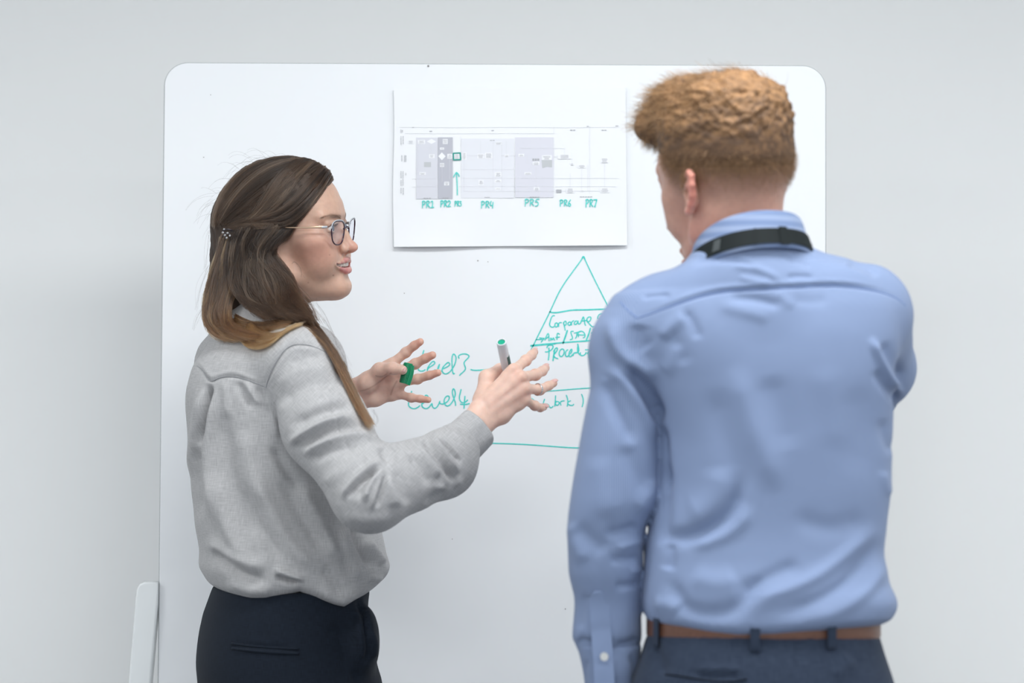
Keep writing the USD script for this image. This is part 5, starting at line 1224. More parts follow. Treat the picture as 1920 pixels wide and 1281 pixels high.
# ---- hands
w_ = P_
rw = w_(903, 782, 3.338)
r_mcp = [w_(964, 694, 3.352), w_(978, 708, 3.344), w_(984, 729, 3.345), w_(984, 750, 3.350)]
r_f = [[w_(986, 676, 3.384), w_(997, 666, 3.404), w_(1002, 660, 3.419)], [w_(1004, 703, 3.378), w_(1017, 696, 3.399), w_(1023, 690, 3.412)],
       [w_(1012, 731, 3.372), w_(1028, 724, 3.389), w_(1038, 719, 3.399)], [w_(1003, 761, 3.370), w_(1013, 765, 3.383), w_(1020, 764, 3.393)]]
r_t = [w_(906, 750, 3.352), w_(913, 708, 3.366), w_(938, 694, 3.392), w_(962, 694, 3.402)]
rhand = hand_shape(rw, r_mcp, r_f, r_t, w_(864, 832, 3.303), (.35, .93, -.1), h=.0013, fr=.0079, thick=.0122)
lw_ = w_(672, 738, 3.615)
l_mcp = [w_(735, 682, 3.600), w_(745, 699, 3.600), w_(749, 718, 3.604), w_(746, 739, 3.610)]
l_f = [[w_(761, 661, 3.596), w_(777, 648, 3.588), w_(788, 641, 3.582)], [w_(779, 682, 3.596), w_(798, 672, 3.588), w_(811, 666, 3.582)],
       [w_(783, 711, 3.598), w_(805, 704, 3.589), w_(821, 699, 3.583)], [w_(771, 746, 3.604), w_(788, 748, 3.598), w_(803, 750, 3.593)]]
l_t = [w_(690, 716, 3.598), w_(712, 694, 3.582), w_(736, 691, 3.566), w_(755, 694, 3.5565)]
lhand = hand_shape(lw_, l_mcp, l_f, l_t, w_(628, 768, 3.622), (0, -1, 0), h=.0013, fr=.0078, thick=.0118)
bd = Clay((at(330, 700, WY)[0], 3.15, 0.0), (at(900, 700, WY)[0], 3.80, 1.48), .009)
bd.cap(P_(520, 575, 3.475), P_(510, 660, 3.47), .044, .050, .02)
bd.cap(RS, LS, .036, .036, .03)
bd.bone(P_(505, 690, 3.475), P_(520, 930, 3.48), (.085, .12), (.075, .12), BF, .03)
bd.bone(P_(520, 930, 3.48), P_(530, 1210, 3.48), (.075, .115), (.085, .13), BF, .03)
bd.chain([RS, EL, P_(862, 834, 3.302)], [.036, .032, .024], .02); bd.chain([LS, P_(505, 905, 3.70), P_(640, 762, 3.62)], [.036, .032, .024], .02)
hipz = at(530, 1281, WY)[2]
for s in (-1, 1):
    q = P_(535, 1230, 3.48) - BR * .075 * s
    bd.chain([q, (q[0] + .02, q[1], .48), (q[0] + .01, q[1], .09)], [.075, .05, .034], .02)
tb = bd.mesh(3)
allw = cat_([head, tb, rhand, lhand])
hcol = np.tile((0.700, 0.475, 0.390), (len(allw.vertices) - nh, 1))
av = np.array(allw.vertices)[nh:]
for i, f in enumerate(l_f):
    hcol = tintmix(hcol, blot(av, f[2], (.018, .02, .014)) * .7, (0.60, 0.295, 0.225)); hcol = tintmix(hcol, blot(av, f[1], (.012, .02, .012)) * .4, (0.60, 0.32, 0.25))
for f in r_f: hcol = tintmix(hcol, blot(av, f[2], (.014, .014, .012)) * .6, (0.62, 0.31, 0.24)); hcol = tintmix(hcol, blot(av, f[0], (.010, .012, .010)) * .35, (0.60, 0.33, 0.26))
for m_ in r_mcp: hcol = tintmix(hcol, blot(av, m_ + np.array((0, -.012, 0)), (.012, .012, .012)) * .25, (0.60, 0.33, 0.26))
# palm lines of the open hand
pp = pix(av); front = (vnormals(allw)[nh:, 1] < -.2) & (av[:, 1] > 3.55)
for ln in ([(676, 733), (700, 724), (722, 708), (733, 700)], [(705, 705), (718, 706), (726, 700)], [(733, 740), (737, 728), (744, 715)]):
    d = cKDTree(spline(np.array(ln, float), 30)).query(pp)[0]
    hcol = tintmix(hcol, np.exp(-(d / 1.6) ** 2) * front * .55, (0.36, 0.18, 0.14))
obj('body', allw, M_skin, wom, color=np.vstack([wk, hcol]), label='fair skinned head, neck and hands')
for i, f in enumerate(r_f):
    o = unit((-.2, -.62, .75)) if i < 3 else unit((.1, -.8, .55))
    p = f[2] + unit(o - (o @ unit(f[2] - f[1])) * unit(f[2] - f[1])) * .0068
    obj('fingernail', nail(p + unit(f[2] - f[1]) * .001, p - (f[2] - f[1]), o, (.0050, .0060)), plain(f'nail_{i}', (0.66, 0.40, 0.37), .25) if i == 0 else UsdShade.Material.Get(stage, '/World/Looks/nail_0'), wom, smooth=True)
tn = unit(l_t[3] - l_t[2])
obj('fingernail', nail(l_t[3] + np.array((-.0005, -.0066, .0025)), l_t[2] + np.array((-.0005, -.0066, .0025)), (0, -.9, .45), (.0052, .0062)), UsdShade.Material.Get(stage, '/World/Looks/nail_0'), wom, smooth=True)
for s in (-1, 1):
    e, ec = eyeball(s, (.10, .15, .20), (1, .12, .03)); e.apply_transform(WF); obj('eye', e, M_eye, wom, color=ec)
tt = teeth0.copy(); tt.apply_transform(WF); obj('teeth', tt, M_teeth, wom, smooth=True)
# brows and lashes as fine hairs
rg = np.random.default_rng(5)
def surf(px_, py_, lift=0): return near_h(px_, py_, lift)
loc_t = cKDTree(hl_)
st, sc = [], []
for s in (-1, 1):
    for i in range(170):
        u = rg.uniform(0, 1); y = .011 + .043 * u; z = .0365 + .0050 * math.sin(u * 2.4) + rg.normal(0, .0013) * (1 - .5 * u); x = .094 - .016 * u ** 1.4
        k = loc_t.query((x, y * s, z))[1]; p = hl_[k]
        d = unit((-.25 - .4 * u, .75 * s, .45 - .75 * u)) * rg.uniform(.004, .007)
        q = np.array([p + (.0002, 0, 0), p + d * .5 + (.0008, 0, 0), p + d + (.0004, 0, 0)])
        st.append(toW(q)); sc.append(np.tile(np.array((.12, .072, .046)) * rg.uniform(.7, 1.5), (3, 1)))
    for i in range(40):
        u = rg.uniform(-1, 1); p = np.array((EYE_C[0] + .0123 - .004 * u * u - .0035 * max(u, 0), (.0320 + .0125 * u) * s, EYE_C[2] + .0046 - .003 * u * u))
        q = np.array([p, p + (.0032, .0008 * u * s, .0006), p + (.0055, .002 * u * s, .0030)]); st.append(toW(q)); sc.append(np.tile((.03, .02, .015), (3, 1)))
curves('eyebrow_hair', st, M_strand, wom, (.00022, .00008), sc, kind='stuff')
# ---- trousers
PW = [(1098, 400, 694, .158), (1130, 388, 690, .162), (1160, 378, 690, .168), (1190, 372, 697, .173), (1240, 367, 706, .178), (1281, 370, 716, .178), (1330, 378, 712, .170)]
wt = Clay((at(340, 700, WY)[0], 3.22, .03), (at(760, 700, WY)[0], 3.74, 1.02), .0055)
zt_, cx_, A_, B_ = [], [], [], []
for py, l, r, b_ in PW:
    z, cx, hx = row(py, l, r, WY); zt_.append(z); cx_.append(cx); B_.append(b_); A_.append(math.sqrt(max(hx ** 2 - (b_ * math.sin(BT)) ** 2, .07 ** 2)) / math.cos(BT))
wt.loft(zt_, cx_, WY, A_, B_, yaw=BT, ex=2.15, k=.02, cap=.006)
for s in (-1, 1):
    q = P_(540, 1300, 3.48) - BR * .078 * s
    wt.chain([q, (q[0] + .025, q[1], .48), (q[0] + .005, q[1], .07)], [.095, .070, .055], .03)
wt.ell(P_(685, 1200, 3.38), (.022, .05, .05), .03)
wt.D = smax_(wt.D, (.05 - (wt.lo[2] + wt.h * np.arange(wt.n[2])))[None, None, :] * np.ones_like(wt.D), .004).astype(np.float32)
wtm = creases(wt.mesh(4), [([(434, 1206), (480, 1212), (560, 1217)], -.0035, 3), ([(434, 1215), (480, 1221), (560, 1225)], .0018, 4), ([(668, 1118), (680, 1150), (690, 1190), (692, 1225), (672, 1250)], -.012, 6), ([(688, 1180), (702, 1215), (695, 1240)], .006, 8), ([(636, 1150), (636, 1200), (650, 1260)], -.002, 4), ([(600, 1190), (640, 1180), (670, 1172)], -.003, 6), ([(490, 1165), (491, 1200)], -.002, 5), ([(660, 1255), (668, 1281)], -.004, 5)])
wtr = obj('trousers', wtm, M_navy, wom, label='dark navy suit trousers', uvw=np.stack([np.arctan2(wtm.vertices[:, 0] + .37, -(wtm.vertices[:, 1] - WY)) * .15, wtm.vertices[:, 2], np.zeros(len(wtm.vertices))], 1))
near_w = Near(wtm)
for dy, nm in ((0, 'pocket_welt'), (9, 'pocket_welt')):
    seam(near_w, [(435, 1207 + dy), (480, 1212.5 + dy), (520, 1215.5 + dy), (560, 1217 + dy)], M_navy, wtr, nm, w=.0022, lift=.0005, n=30)
for s in (-1, 1):
    q = P_(540, 1300, 3.48) - BR * .078 * s
    obj('shoe', shoe((q[0] + .0, q[1]), BT, L=.25, w=.042), M_shoe, wom, smooth=True)
# ------------------------------------------------------------------ the woman's hair
hw = Clay((at(355, 500, WY)[0], 3.20, at(500, 830, 3.3)[2]), (at(720, 500, WY)[0], 3.62, at(500, 270, WY)[2]), .0030)
R3 = WF[:3, :3].T
hw.ell(toW((-.0125, 0, .046))[0], (.1045, .083, .0925), .01, R=R3)
# open the face: in front of the slanting hairline nothing grows
X_ = np.stack(np.meshgrid(*[hw.lo[k] + hw.h * np.arange(hw.n[k]) for k in range(3)], indexing='ij'), -1)
Lq = (X_ - WH) @ WF[:3, :3]
face_cut = (Lq[..., 0] - (-.002 + .735 * (Lq[..., 2] + .008) - .010 * np.clip((np.abs(Lq[..., 1]) - .05) / .02, 0, 1) * 0)) * .8
hw.D = smax_(hw.D, face_cut.astype(np.float32), .010).astype(np.float32)
hw.D = smax_(hw.D, ((-.055 + .9 * np.clip(Lq[..., 0] + .025, 0, .1) - Lq[..., 2])).astype(np.float32), .012).astype(np.float32)
del X_
q_ = P_
hw.chain([q_(452, 420, 3.465), q_(452, 500, 3.46), q_(440, 560, 3.44)], [.048, .046, .030], .03)
hw.chain([q_(470, 440, 3.50), q_(480, 540, 3.49), q_(505, 590, 3.47)], [.055, .05, .03], .03)
hw.chain([q_(474, 452, 3.448), q_(482, 500, 3.438), q_(508, 540, 3.420), q_(545, 582, 3.400), q_(580, 617, 3.36)], [.030, .028, .026, .021, .014], .02)
hw.chain([q_(408, 520, 3.44), q_(402, 570, 3.42), q_(408, 605, 3.41), q_(435, 630, 3.40)], [.016, .016, .014, .011], .015)
hw.chain([q_(585, 618, 3.36), q_(612, 645, 3.315), q_(638, 690, 3.278), q_(658, 740, 3.262), q_(676, 780, 3.256)], [.014, .011, .010, .008, .004], .012)
for s in (1,):                                                # the far side hangs behind the neck
    hw.chain([toW((-.03, .06, .0))[0], toW((-.045, .055, -.09))[0], toW((-.05, .05, -.15))[0]], [.035, .035, .02], .03)
hw.ell(toW((-.018, -.080, .010))[0], (.030, .017, .034), .012, R=R3)
hwm = hw.mesh(4)
v = np.array(hwm.vertices); n = vnormals(hwm)
fl = meshkit.fbm(np.stack([v[:, 0] * 150 + v[:, 2] * 60, v[:, 1] * 150, v[:, 2] * 18], 1), 3, 4) - .5
hwm.vertices = v + n * (fl * .005 - .0018)[:, None]
drop_ = np.clip((1.44 - v[:, 2]) / .16, 0, 1)
base = tintmix(np.tile((0.030, 0.019, 0.0135), (len(v), 1)), np.clip(fl * 1.5 + .35, 0, 1) * .7, (0.075, 0.046, 0.030))
base = tintmix(base, drop_ * .6, (0.16, 0.090, 0.045))
whair = obj('hair', hwm, M_hairbase, wom, color=base, label='long wavy brown hair with golden tips')
surf_all = Near(cat_([hwm, blm, head]), slack=.006)
rg = np.random.default_rng(21)
DK, MD, LT, GD, BR_ = map(np.array, ((.030, .019, .013), (.085, .054, .037), (.27, .19, .135), (.66, .42, .20), (.20, .108, .055)))
def lay(g, lift, n=22):
    """a guide line drawn on the photo, laid on what lies under it"""
    g = spline(np.array([p[:2] for p in g], float), n); P = []
    for x, y in g: P.append(surf_all(x, y, lift)[0])
    P = np.array(P); k = np.array([.25, .5, .25])
    for _ in range(3): P[1:-1] = .25 * P[:-2] + .5 * P[1:-1] + .25 * P[2:]
    Y0 = P[:, 1].copy(); Ys = Y0.copy()
    for _ in range(16): Ys[1:-1] = .25 * Ys[:-2] + .5 * Ys[1:-1] + .25 * Ys[2:]
    g2 = pix(P); Yn = np.minimum(Ys, Y0 + .0004)
    return np.array([at(a, b_, y) for (a, b_), y in zip(g2, Yn)])
def sheet_(guides_, count, root, tip, lift=.003, spread=.0030, wave=.002, tipw=.5, light=.25, lightc=LT, clump=14, n=15, depth=.006, gam=1.5, rootoff=.35, over=0.0, smax_s=.08):
    G = [lay(g, lift, n - ((1 if i < 3 else 2) if over else 0)) for i, g in enumerate(guides_)]
    if over: G = [np.vstack([P[:1] + (-.002, over, -.003), P]) if i < 3 else np.vstack([P[:1] + (-.004, over * 2, -.006), P[:1] + (-.001, over * .9, -.0005), P]) for i, P in enumerate(G)]
    out, col = [], []
    t = np.linspace(0, 1, n)[:, None]
    ks = rg.uniform(0, len(G) - 1, max(2, count // clump))
    for c in ks:
        tone = rg.uniform(0, 1); lc = rg.uniform(0, 1) < light; cd = rg.uniform(-depth, .002); ph, fq, am = rg.uniform(0, 6.28), rg.uniform(7, 13), wave * rg.uniform(.3, 1.3)
        co = rg.normal(0, spread * .5, 3)
        for _ in range(clump):
            u = np.clip(c + rg.normal(0, .10), 0, len(G) - 1 - 1e-6); i = int(u); f = u - i
            p = G[i] * (1 - f) + G[i + 1] * f
            j = rg.normal(0, spread * .40, 3)
            off_ = (co + j) * (rootoff + (1 - rootoff) * t) + np.array([0, -1, 0]) * cd * .6
            sway = am * np.sin(ph + fq * t + rg.normal(0, .15)) * np.array([[.8, .2, .5]])
            e = rg.uniform(.86, 1.0); s0 = rg.uniform(0, smax_s)
            tt_ = s0 + (e - s0) * t[:, 0]
            q = np.stack([np.interp(tt_, t[:, 0], (p + off_ + sway)[:, k]) for k in range(3)], 1)
            out.append(q)
            r0 = root * (.4 + 1.2 * tone ** 1.5); r1 = tip * (.5 + 1.0 * tone)
            cc = r0 * (1 - t ** gam) + r1 * t ** gam
            if lc: cc = cc * .35 + lightc * .65 * (.7 + .5 * rg.uniform())
            col.append(cc * rg.uniform(.75, 1.25))
    return out, col
S_, C_ = [], []
def add(*a, **k):
    o, c = sheet_(*a, **k); S_.extend(o); C_.extend(c)
# crown swept back from the hairline to the clip
CR = [[(621, 339), (603, 363), (572, 400), (540, 420), (500, 428), (460, 428), (430, 434)], [(617, 331), (598, 356), (563, 397), (528, 416), (486, 423), (446, 428), (430, 432)], [(612, 321), (588, 349), (552, 388), (512, 410), (470, 416), (430, 430)], [(598, 311), (562, 330), (522, 362), (482, 390), (447, 408), (422, 426)],
      [(575, 302), (528, 312), (488, 336), (452, 368), (430, 396), (414, 422)], [(545, 297), (497, 305), (462, 326), (434, 356), (416, 390), (407, 424)], [(518, 299), (472, 313), (441, 336), (421, 364), (409, 396), (403, 428)]]
add(CR, 3000, MD * .75, MD * .9, lift=.0042, spread=.0035, light=.16, wave=.0015, rootoff=.15, over=.010)
add([[(560, 300), (530, 320), (500, 360), (480, 395), (462, 415)], [(590, 306), (560, 340), (530, 380), (505, 402), (480, 416)]], 420, MD, LT * .8, lift=.004, light=.4)
add([[(600, 352), (576, 388), (548, 410), (510, 422), (470, 424), (436, 432)], [(594, 372), (572, 398), (545, 418), (508, 428), (472, 430), (438, 436)]], 260, MD * 1.3, LT * 1.1, lift=.0035, light=.4, spread=.006)
add([[(612, 350), (598, 368), (570, 404), (554, 422), (545, 442), (520, 458)], [(592, 366), (574, 395), (551, 419), (535, 440), (512, 455)]], 500, MD * .9, MD * .9, lift=.003, light=.2)
add([[(611, 325), (598, 345), (574, 376), (544, 400), (505, 414)], [(614, 335), (602, 357), (576, 390), (545, 413), (508, 421)]], 420, MD * .75, MD * .9, lift=.0095, spread=.003, light=.15, rootoff=.1)
add([[(601, 314), (578, 338), (546, 374), (508, 402), (470, 415)], [(609, 322), (592, 346), (560, 382), (525, 407), (488, 418)]], 420, MD * .75, MD * .9, lift=.0065, spread=.003, light=.2, rootoff=.1)
# hanging side hair, waved
add([[(548, 426), (538, 442), (520, 453), (504, 463), (507, 488), (526, 510), (546, 535), (553, 560), (575, 585), (592, 618)], [(530, 428), (515, 446), (497, 464), (497, 494), (518, 522), (540, 548), (548, 575), (582, 612)], [(510, 424), (492, 452), (482, 490), (494, 525), (512, 556), (526, 584), (568, 612)],
     [(474, 426), (459, 462), (455, 505), (470, 545), (494, 578), (536, 606)], [(442, 432), (436, 472), (434, 515), (446, 552), (474, 585), (516, 612)]], 2600, DK * 1.2, MD * 1.3, lift=.009, spread=.0045, wave=.0065, light=.22, depth=.008, smax_s=.04, rootoff=.4)
add([[(516, 478), (534, 508), (545, 545), (562, 590)], [(508, 485), (524, 515), (534, 552), (552, 592)]], 300, MD, LT * .9, lift=.012, light=.6, wave=.003, smax_s=.3)
add([[(480, 455), (500, 480), (505, 510), (530, 545), (545, 570)], [(470, 470), (485, 500), (495, 535), (520, 565)]], 260, DK, LT * .7, lift=.012, light=.4, wave=.004, smax_s=.3)
# back lock curling in under the nape, golden towards the tips
add([[(421, 436), (409, 478), (399, 515), (388, 550), (383, 580), (388, 608), (405, 631), (432, 642)], [(430, 440), (420, 488), (411, 525), (400, 560), (396, 590), (405, 617), (430, 636), (466, 643)], [(440, 444), (438, 492), (432, 525), (420, 556), (413, 585), (418, 611), (444, 631), (490, 641)], [(450, 450), (449, 498), (444, 530), (431, 560), (424, 588), (430, 608), (457, 627), (508, 634)]], 1500, MD * 1.1, BR_ * 2.0, lift=.004, spread=.003, light=.2, lightc=GD, wave=.005, gam=2.6, smax_s=.05, rootoff=.15)
add([[(449, 490), (452, 515), (446, 542), (432, 568), (425, 590)], [(442, 480), (446, 510), (438, 538), (426, 562), (419, 588)]], 260, LT, GD * 1.15, lift=.008, light=.7, lightc=GD, smax_s=.4)
# lock crossing to the shoulder and falling in front of it
add([[(447, 556), (476, 569), (506, 589), (541, 609), (580, 624), (610, 648), (633, 684), (652, 732), (670, 775), (690, 808)], [(500, 560), (530, 585), (560, 606), (590, 624), (618, 652), (640, 694), (658, 742), (676, 780), (693, 804)], [(566, 575), (581, 600), (600, 626), (622, 655), (645, 700), (663, 748), (681, 784), (696, 800)]], 1300, MD, BR_ * 1.6, lift=.005, spread=.0035, light=.2, lightc=GD * .8, wave=.002)
# loose blond curl lying on the yoke
add([[(448, 625), (458, 650), (482, 659), (508, 653), (530, 634), (545, 616)], [(462, 618), (482, 642), (510, 643), (536, 628), (560, 613)], [(472, 606), (494, 624), (522, 630), (550, 620), (575, 612)]], 620, BR_ * 1.7, GD * 1.6, lift=.006, spread=.0025, light=.5, lightc=GD * 1.3, wave=.002)
add([[(440, 590), (460, 604), (490, 608), (520, 606), (552, 606)], [(440, 612), (468, 622), (500, 622), (540, 614)]], 420, BR_, BR_ * 1.6, lift=.003, light=.3, lightc=GD, wave=.003)
curves('strand', S_, M_fibre, whair, (.00056, .00026), [c * np.array((.31, .262, .22)) for c in C_], kind='stuff')
# stray hairs
S_, C_ = [], []
for i in range(130):
    a = rg.uniform(-.3, 3.3); r0 = toW((-.0125 + .1045 * math.cos(a) * .98, rg.uniform(-.05, .03), .046 + .0925 * math.sin(a) * .98))[0] if a > 1.1 else None
    if r0 is None: continue
    o = unit(r0 - toW((-.0125, 0, .046))[0]); tgt = unit((-.8, rg.normal(0, .3), rg.normal(-.2, .5)))
    t = np.linspace(0, 1, 10)[:, None]; L_ = rg.uniform(.02, .06)
    S_.append(r0 + (tgt * .9 + o * .35) * L_ * t - o * L_ * .35 * t ** 2 + np.array([0, 0, -.4]) * L_ * t ** 2); C_.append(np.tile(MD * .6, (10, 1)))
for g in ([(590, 560), (605, 600), (625, 640), (650, 690)], [(600, 600), (622, 640), (640, 680), (660, 720)], [(585, 580), (600, 615), (618, 640)], [(545, 495), (558, 492), (566, 505), (566, 520)], [(690, 770), (700, 790), (694, 806)], [(400, 430), (395, 470), (392, 510)], [(398, 500), (380, 540), (374, 580)], [(395, 560), (372, 600), (368, 620)]):
    for k in range(5):
        gg = [(x + rg.normal(0, 2.5), y + rg.normal(0, 2.5)) for x, y in g]; S_.append(lay(gg, .006, 14)); C_.append(np.tile(MD * rg.uniform(.5, 1.2), (14, 1)))
curves('stray_hair', S_, M_strand, whair, (.00016, .00010), C_, kind='stuff')
# ------------------------------------------------------------------ small things worn and held
# glasses
gl = thing('glasses', 'plum-rimmed glasses with slim rose gold temples on the long-haired person', 'glasses')
def lens_curve(s, n=56, grow=0.0):
    """rim outline in the head's axes; wider at the top, wrapped a little round the face"""
    P = []
    for i in range(n):
        t = 2 * math.pi * i / n; c_, s_ = math.cos(t), math.sin(t)
        g = (abs(c_) ** 2.7 + abs(s_) ** 2.7) ** (-1 / 2.7)
        hgt = (.0190 + grow) * g * s_; wdt = (.0228 + grow) * g * c_ * (1 + .16 * s_)
        y = .0355 + wdt; x = .0990 - .12 * wdt - 1.6 * wdt ** 2 + .10 * hgt
        P.append((x, y * s, .0135 + hgt + .0012 * (wdt / .0245)))
    return np.array(P)
for s in (-1, 1):
    c = lens_curve(s); cl = np.vstack([c, c[:2]])
    m = sweep(toW(cl), .00115, 8, cap=False); rim_ = obj('rim', m, M_rim, gl, smooth=True)
    up_ = lens_curve(s, grow=.0012); k = [i for i in range(56) if 2 < i < 26]
    obj('rim_overlay', sweep(toW(up_[k] + (.0004, 0, .0004)), .00085, 8), M_rimclear, rim_, smooth=True, label='pale grey clear layer along the top of the rim')
    ci = c.mean(0); V, F = [ci + (.0012, 0, 0)], []
    for f in (.4, .75, .985):
        V += [ci + (q - ci) * f + (.0012 * (1 - f * f), 0, 0) for q in c]
    for i in range(56):
        j = (i + 1) % 56; F.append([0, 1 + i, 1 + j])
        for r in range(2): a, b_ = 1 + r * 56, 1 + (r + 1) * 56; F += [[a + i, b_ + i, b_ + j], [a + i, b_ + j, a + j]]
    V = np.array(V); nV = len(V); F = np.array(F)
    rimi = [1 + 2 * 56 + i for i in range(56)]
    side = [t_ for i in range(56) for t_ in ([rimi[i], rimi[(i + 1) % 56], rimi[(i + 1) % 56] + nV], [rimi[i], rimi[(i + 1) % 56] + nV, rimi[i] + nV])]
    lm = trimesh.Trimesh(toW(np.vstack([V, V - (.0009, 0, 0)])), np.vstack([F, F[:, ::-1] + nV, side]), process=False); trimesh.repair.fix_normals(lm)
    obj('lens', lm, M_lens, gl, smooth=40)
    hx = np.array((.0845, .0625 * s, .0245))
    temple = spline(np.array([hx, (.070, .0695 * s, .0250), (.030, .0765 * s, .0255), (-.004, .0785 * s, .0250), (-.020, .0770 * s, .014), (-.030, .0755 * s, -.004)]), 40)
    tp = obj('temple', sweep(toW(temple), np.stack([np.full(40, .0008), np.r_[np.linspace(.0025, .0011, 14), np.full(26, .0010)]], 1), 8), M_gold, gl, smooth=True, label='slim rose gold temple arm')
    obj('hinge', sweep(toW(np.array([(.0878, .0585 * s, .0245), (.0850, .0622 * s, .0245), (.081, .0645 * s, .0246)])), .0020, 8), M_rimclear, tp, smooth=True)
    obj('nose_pad', trimesh.creation.icosphere(2, 1).apply_transform(WF @ trimesh.transformations.translation_matrix((.0985, .0095 * s, .008)) @ np.diag([.0014, .0010, .0040, 1])), M_rimclear, gl, smooth=True)
obj('bridge', sweep(toW(spline(np.array([(.0995, -.0115, .0185), (.1030, -.004, .0215), (.1030, .004, .0215), (.0995, .0115, .0185)]), 14)), .0013, 8), M_rim, gl, smooth=True)
# hair clip
hc_ = thing('hair_clip', 'small dark jewelled hair clip at the back of the brown hair', 'hair clip')
cp, cn = surf_all(430, 437, 0); cp = cp + np.array((0, -.013, 0))
for i, (dx, dz) in enumerate([(-6, -5), (-2, -7), (3, -6), (7, -4)]):
    a = at(426 + dx * .4, 437 + dz * .3, cp[1]); e = at(426 + dx * 1.5, 437 + 8 + (i % 2) * 2, cp[1] + .004)
    obj('prong', sweep(spline(np.array([a, (a + e) / 2 + (0, -.003, 0), e]), 8), .0009, 7), M_darkmetal, hc_, smooth=True)
obj('bar', sweep(spline(np.array([at(417, 434, cp[1]), at(426, 430, cp[1] - .003), at(436, 433, cp[1])]), 10), .0013, 7), M_darkmetal, hc_, smooth=True)
obj('pin', sweep(np.array([at(430, 436, cp[1] - .001), at(440, 432, cp[1] - .001)]), .0007, 6), M_darkmetal, hc_, smooth=True)
for x, y, r in ((418, 436, .0019), (422, 441, .0021), (427, 437, .0023), (431, 442, .0018), (425, 446, .0017), (420, 430, .0015)):
    g_ = trimesh.creation.icosphere(1, r); g_.apply_translation(at(x, y, cp[1] - .0035)); obj('stone', g_, M_silver if r > .0018 else M_gem, hc_)
# ring on the ring finger
rg_ = thing('ring', 'silver ring with a small stone on the ring finger of the hand with the marker', 'ring')
ra_, rb_ = r_mcp[2], r_f[2][0]; rc_ = ra_ + (rb_ - ra_) * .86; ax_ = unit(rb_ - ra_); u1 = unit(np.cross(ax_, (0, 0, 1))); u2 = np.cross(ax_, u1)
th_ = np.linspace(0, 2 * math.pi, 49)
obj('band', sweep(np.array([rc_ + (u1 * math.cos(t) + u2 * math.sin(t)) * .0094 for t in th_]), np.array([[.0007, .0013]] * 49), 8, up=ax_, cap=False), M_silver, rg_, smooth=True)
ff = unit(np.array((.25, -.9, .1)) - (np.array((.25, -.9, .1)) @ ax_) * ax_)
for k, r in ((0, .0017), (1, .0012), (-1, .0012)):
    g_ = trimesh.creation.icosphere(1, r); g_.apply_translation(rc_ + ff * .0100 + np.cross(ax_, ff) * k * .0026); obj('stone', g_, M_gem, rg_)
# marker pen held between thumb and forefinger
pen = thing('marker_pen', 'white marker pen with green end plug in the right hand', 'marker pen')
p0 = at(940, 641, 3.337); pd = unit(at(949.5, 687, 3.378) - p0)
def turned(prof, n=40):
    m = trimesh.creation.revolve(np.array(prof), sections=n); M = frame(pd, up=(1, 0, 0.01))
    Z = np.eye(4); Z[:3, 2] = pd; Z[:3, 0] = unit(np.cross((0, 0, 1), pd)); Z[:3, 1] = np.cross(pd, Z[:3, 0]); Z[:3, 3] = p0
    m.apply_transform(Z); trimesh.repair.fix_normals(m); return m
obj('barrel', turned([(.0058, .0012), (.0062, .0), (.0072, .0), (.0078, .0008), (.0080, .003), (.0080, .085), (.0074, .088), (.0074, .098), (.0050, .106), (.0, .106)]), M_penw, pen, smooth=35)
obj('end_plug', turned([(.0, .0014), (.0056, .0014), (.0060, .0020), (.0060, .004), (.0, .004)]), M_penplug, pen, smooth=35, label='green plug in the end')
obj('nib', turned([(.0, .105), (.0028, .105), (.0025, .116), (.0010, .119), (.0, .119)]), M_inkd, pen, smooth=35)
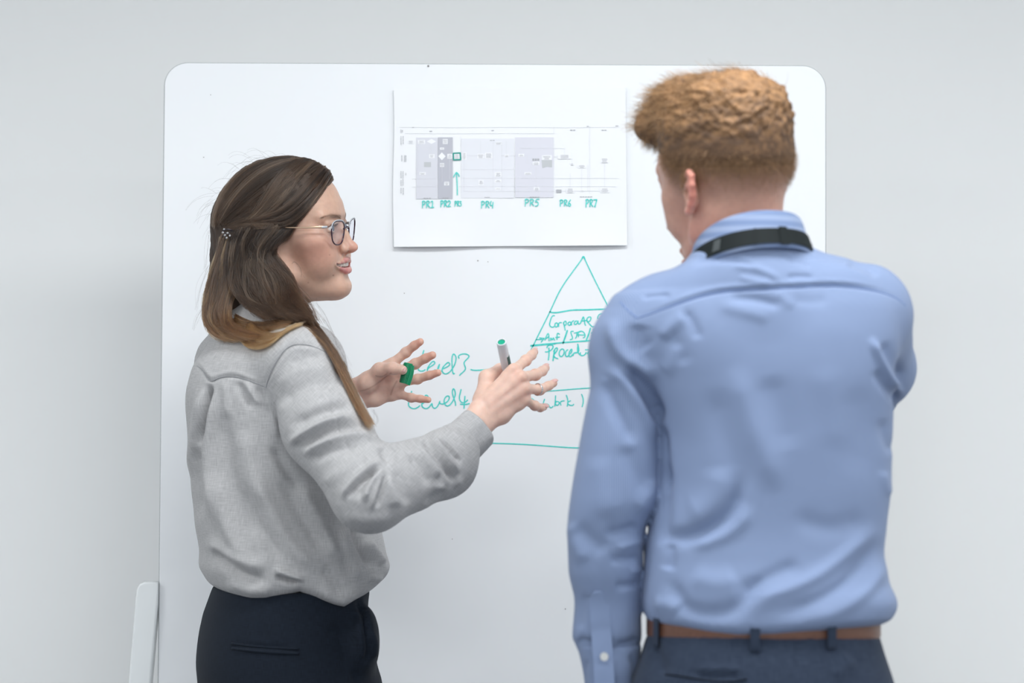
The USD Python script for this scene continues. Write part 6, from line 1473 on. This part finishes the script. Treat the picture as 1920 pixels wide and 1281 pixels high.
def patch(l0, l1, a0, a1, r=.00815, n=12):
    Z0 = unit(np.cross((0, 0, 1), pd)); Z1 = np.cross(pd, Z0); V, F = [], []
    for rr_ in (r, r - .0003):
        for i in range(n + 1):
            a = a0 + (a1 - a0) * i / n
            for l in (l0, l1): V.append(p0 + pd * l + (Z0 * math.cos(a) + Z1 * math.sin(a)) * rr_)
    k = 2 * (n + 1)
    for i in range(n):
        q = 2 * i; F += [[q, q + 1, q + 3], [q, q + 3, q + 2], [k + q, k + q + 3, k + q + 1], [k + q, k + q + 2, k + q + 3], [q, q + 2, k + q + 2], [q, k + q + 2, k + q], [q + 1, k + q + 1, k + q + 3], [q + 1, k + q + 3, q + 3]]
    m = trimesh.Trimesh(V, F, process=False); trimesh.repair.fix_normals(m); return m
camdir = unit(EYE - p0); Z0 = unit(np.cross((0, 0, 1), pd)); Z1 = np.cross(pd, Z0); ca = math.atan2(camdir @ Z1, camdir @ Z0)
sg = 1 if (Z0 * math.cos(ca + .8) + Z1 * math.sin(ca + .8))[0] > 0 else -1
obj('label_print', patch(.030, .078, ca + sg * .45, ca + sg * 1.5), M_penlab, pen, label='dark green label print on the barrel')
# pen cap in the other hand
cap_ = thing('green_cap', 'green ribbed marker cap pinched under the thumb of the open hand', 'marker cap')
c0, c1 = at(766, 681, 3.570), at(757.5, 719, 3.570); cd_ = unit(c1 - c0); CL = np.linalg.norm(c1 - c0)
def capm(prof, n=40, squash=None):
    m = trimesh.creation.revolve(np.array(prof), sections=n)
    Z = np.eye(4); Z[:3, 2] = cd_; Z[:3, 0] = unit(np.cross((0, -1, 0), cd_)); Z[:3, 1] = np.cross(cd_, Z[:3, 0]); Z[:3, 3] = c0
    m.apply_transform(Z); trimesh.repair.fix_normals(m); return m
rad = .0080
obj('shell', capm([(.0, .0), (.0068, .0), (rad, .0016), (rad, CL), (rad - .0012, CL), (rad - .0012, CL - .004), (.0, CL - .004)]), M_peng, cap_, smooth=35)
for i in range(7):
    l = CL * .56 + i * .0021
    obj('rib', capm([(rad - .0004, l), (rad + .0006, l + .0003), (rad + .0006, l + .0010), (rad - .0004, l + .0013)]), M_peng, cap_, smooth=35)
sx_ = unit(np.cross((0, -1, 0), cd_)); sx_ = sx_ if sx_[0] > 0 else -sx_
fy = np.array((0, -1.0, 0))
def clipm():
    a, b_ = c0 + cd_ * .003, c0 + cd_ * (CL + .001)
    q = sx_ * .0072 + fy * .0040
    pts = [a + q, a * .66 + b_ * .34 + q + sx_ * .0016, a * .33 + b_ * .67 + q + sx_ * .0014, b_ + q]
    return sweep(spline(np.array(pts), 14), np.array([[.0040, .0022]] * 14), 12, up=unit(sx_ * .6 + fy * .8))
obj('clip', clipm(), M_peng, cap_, smooth=50)
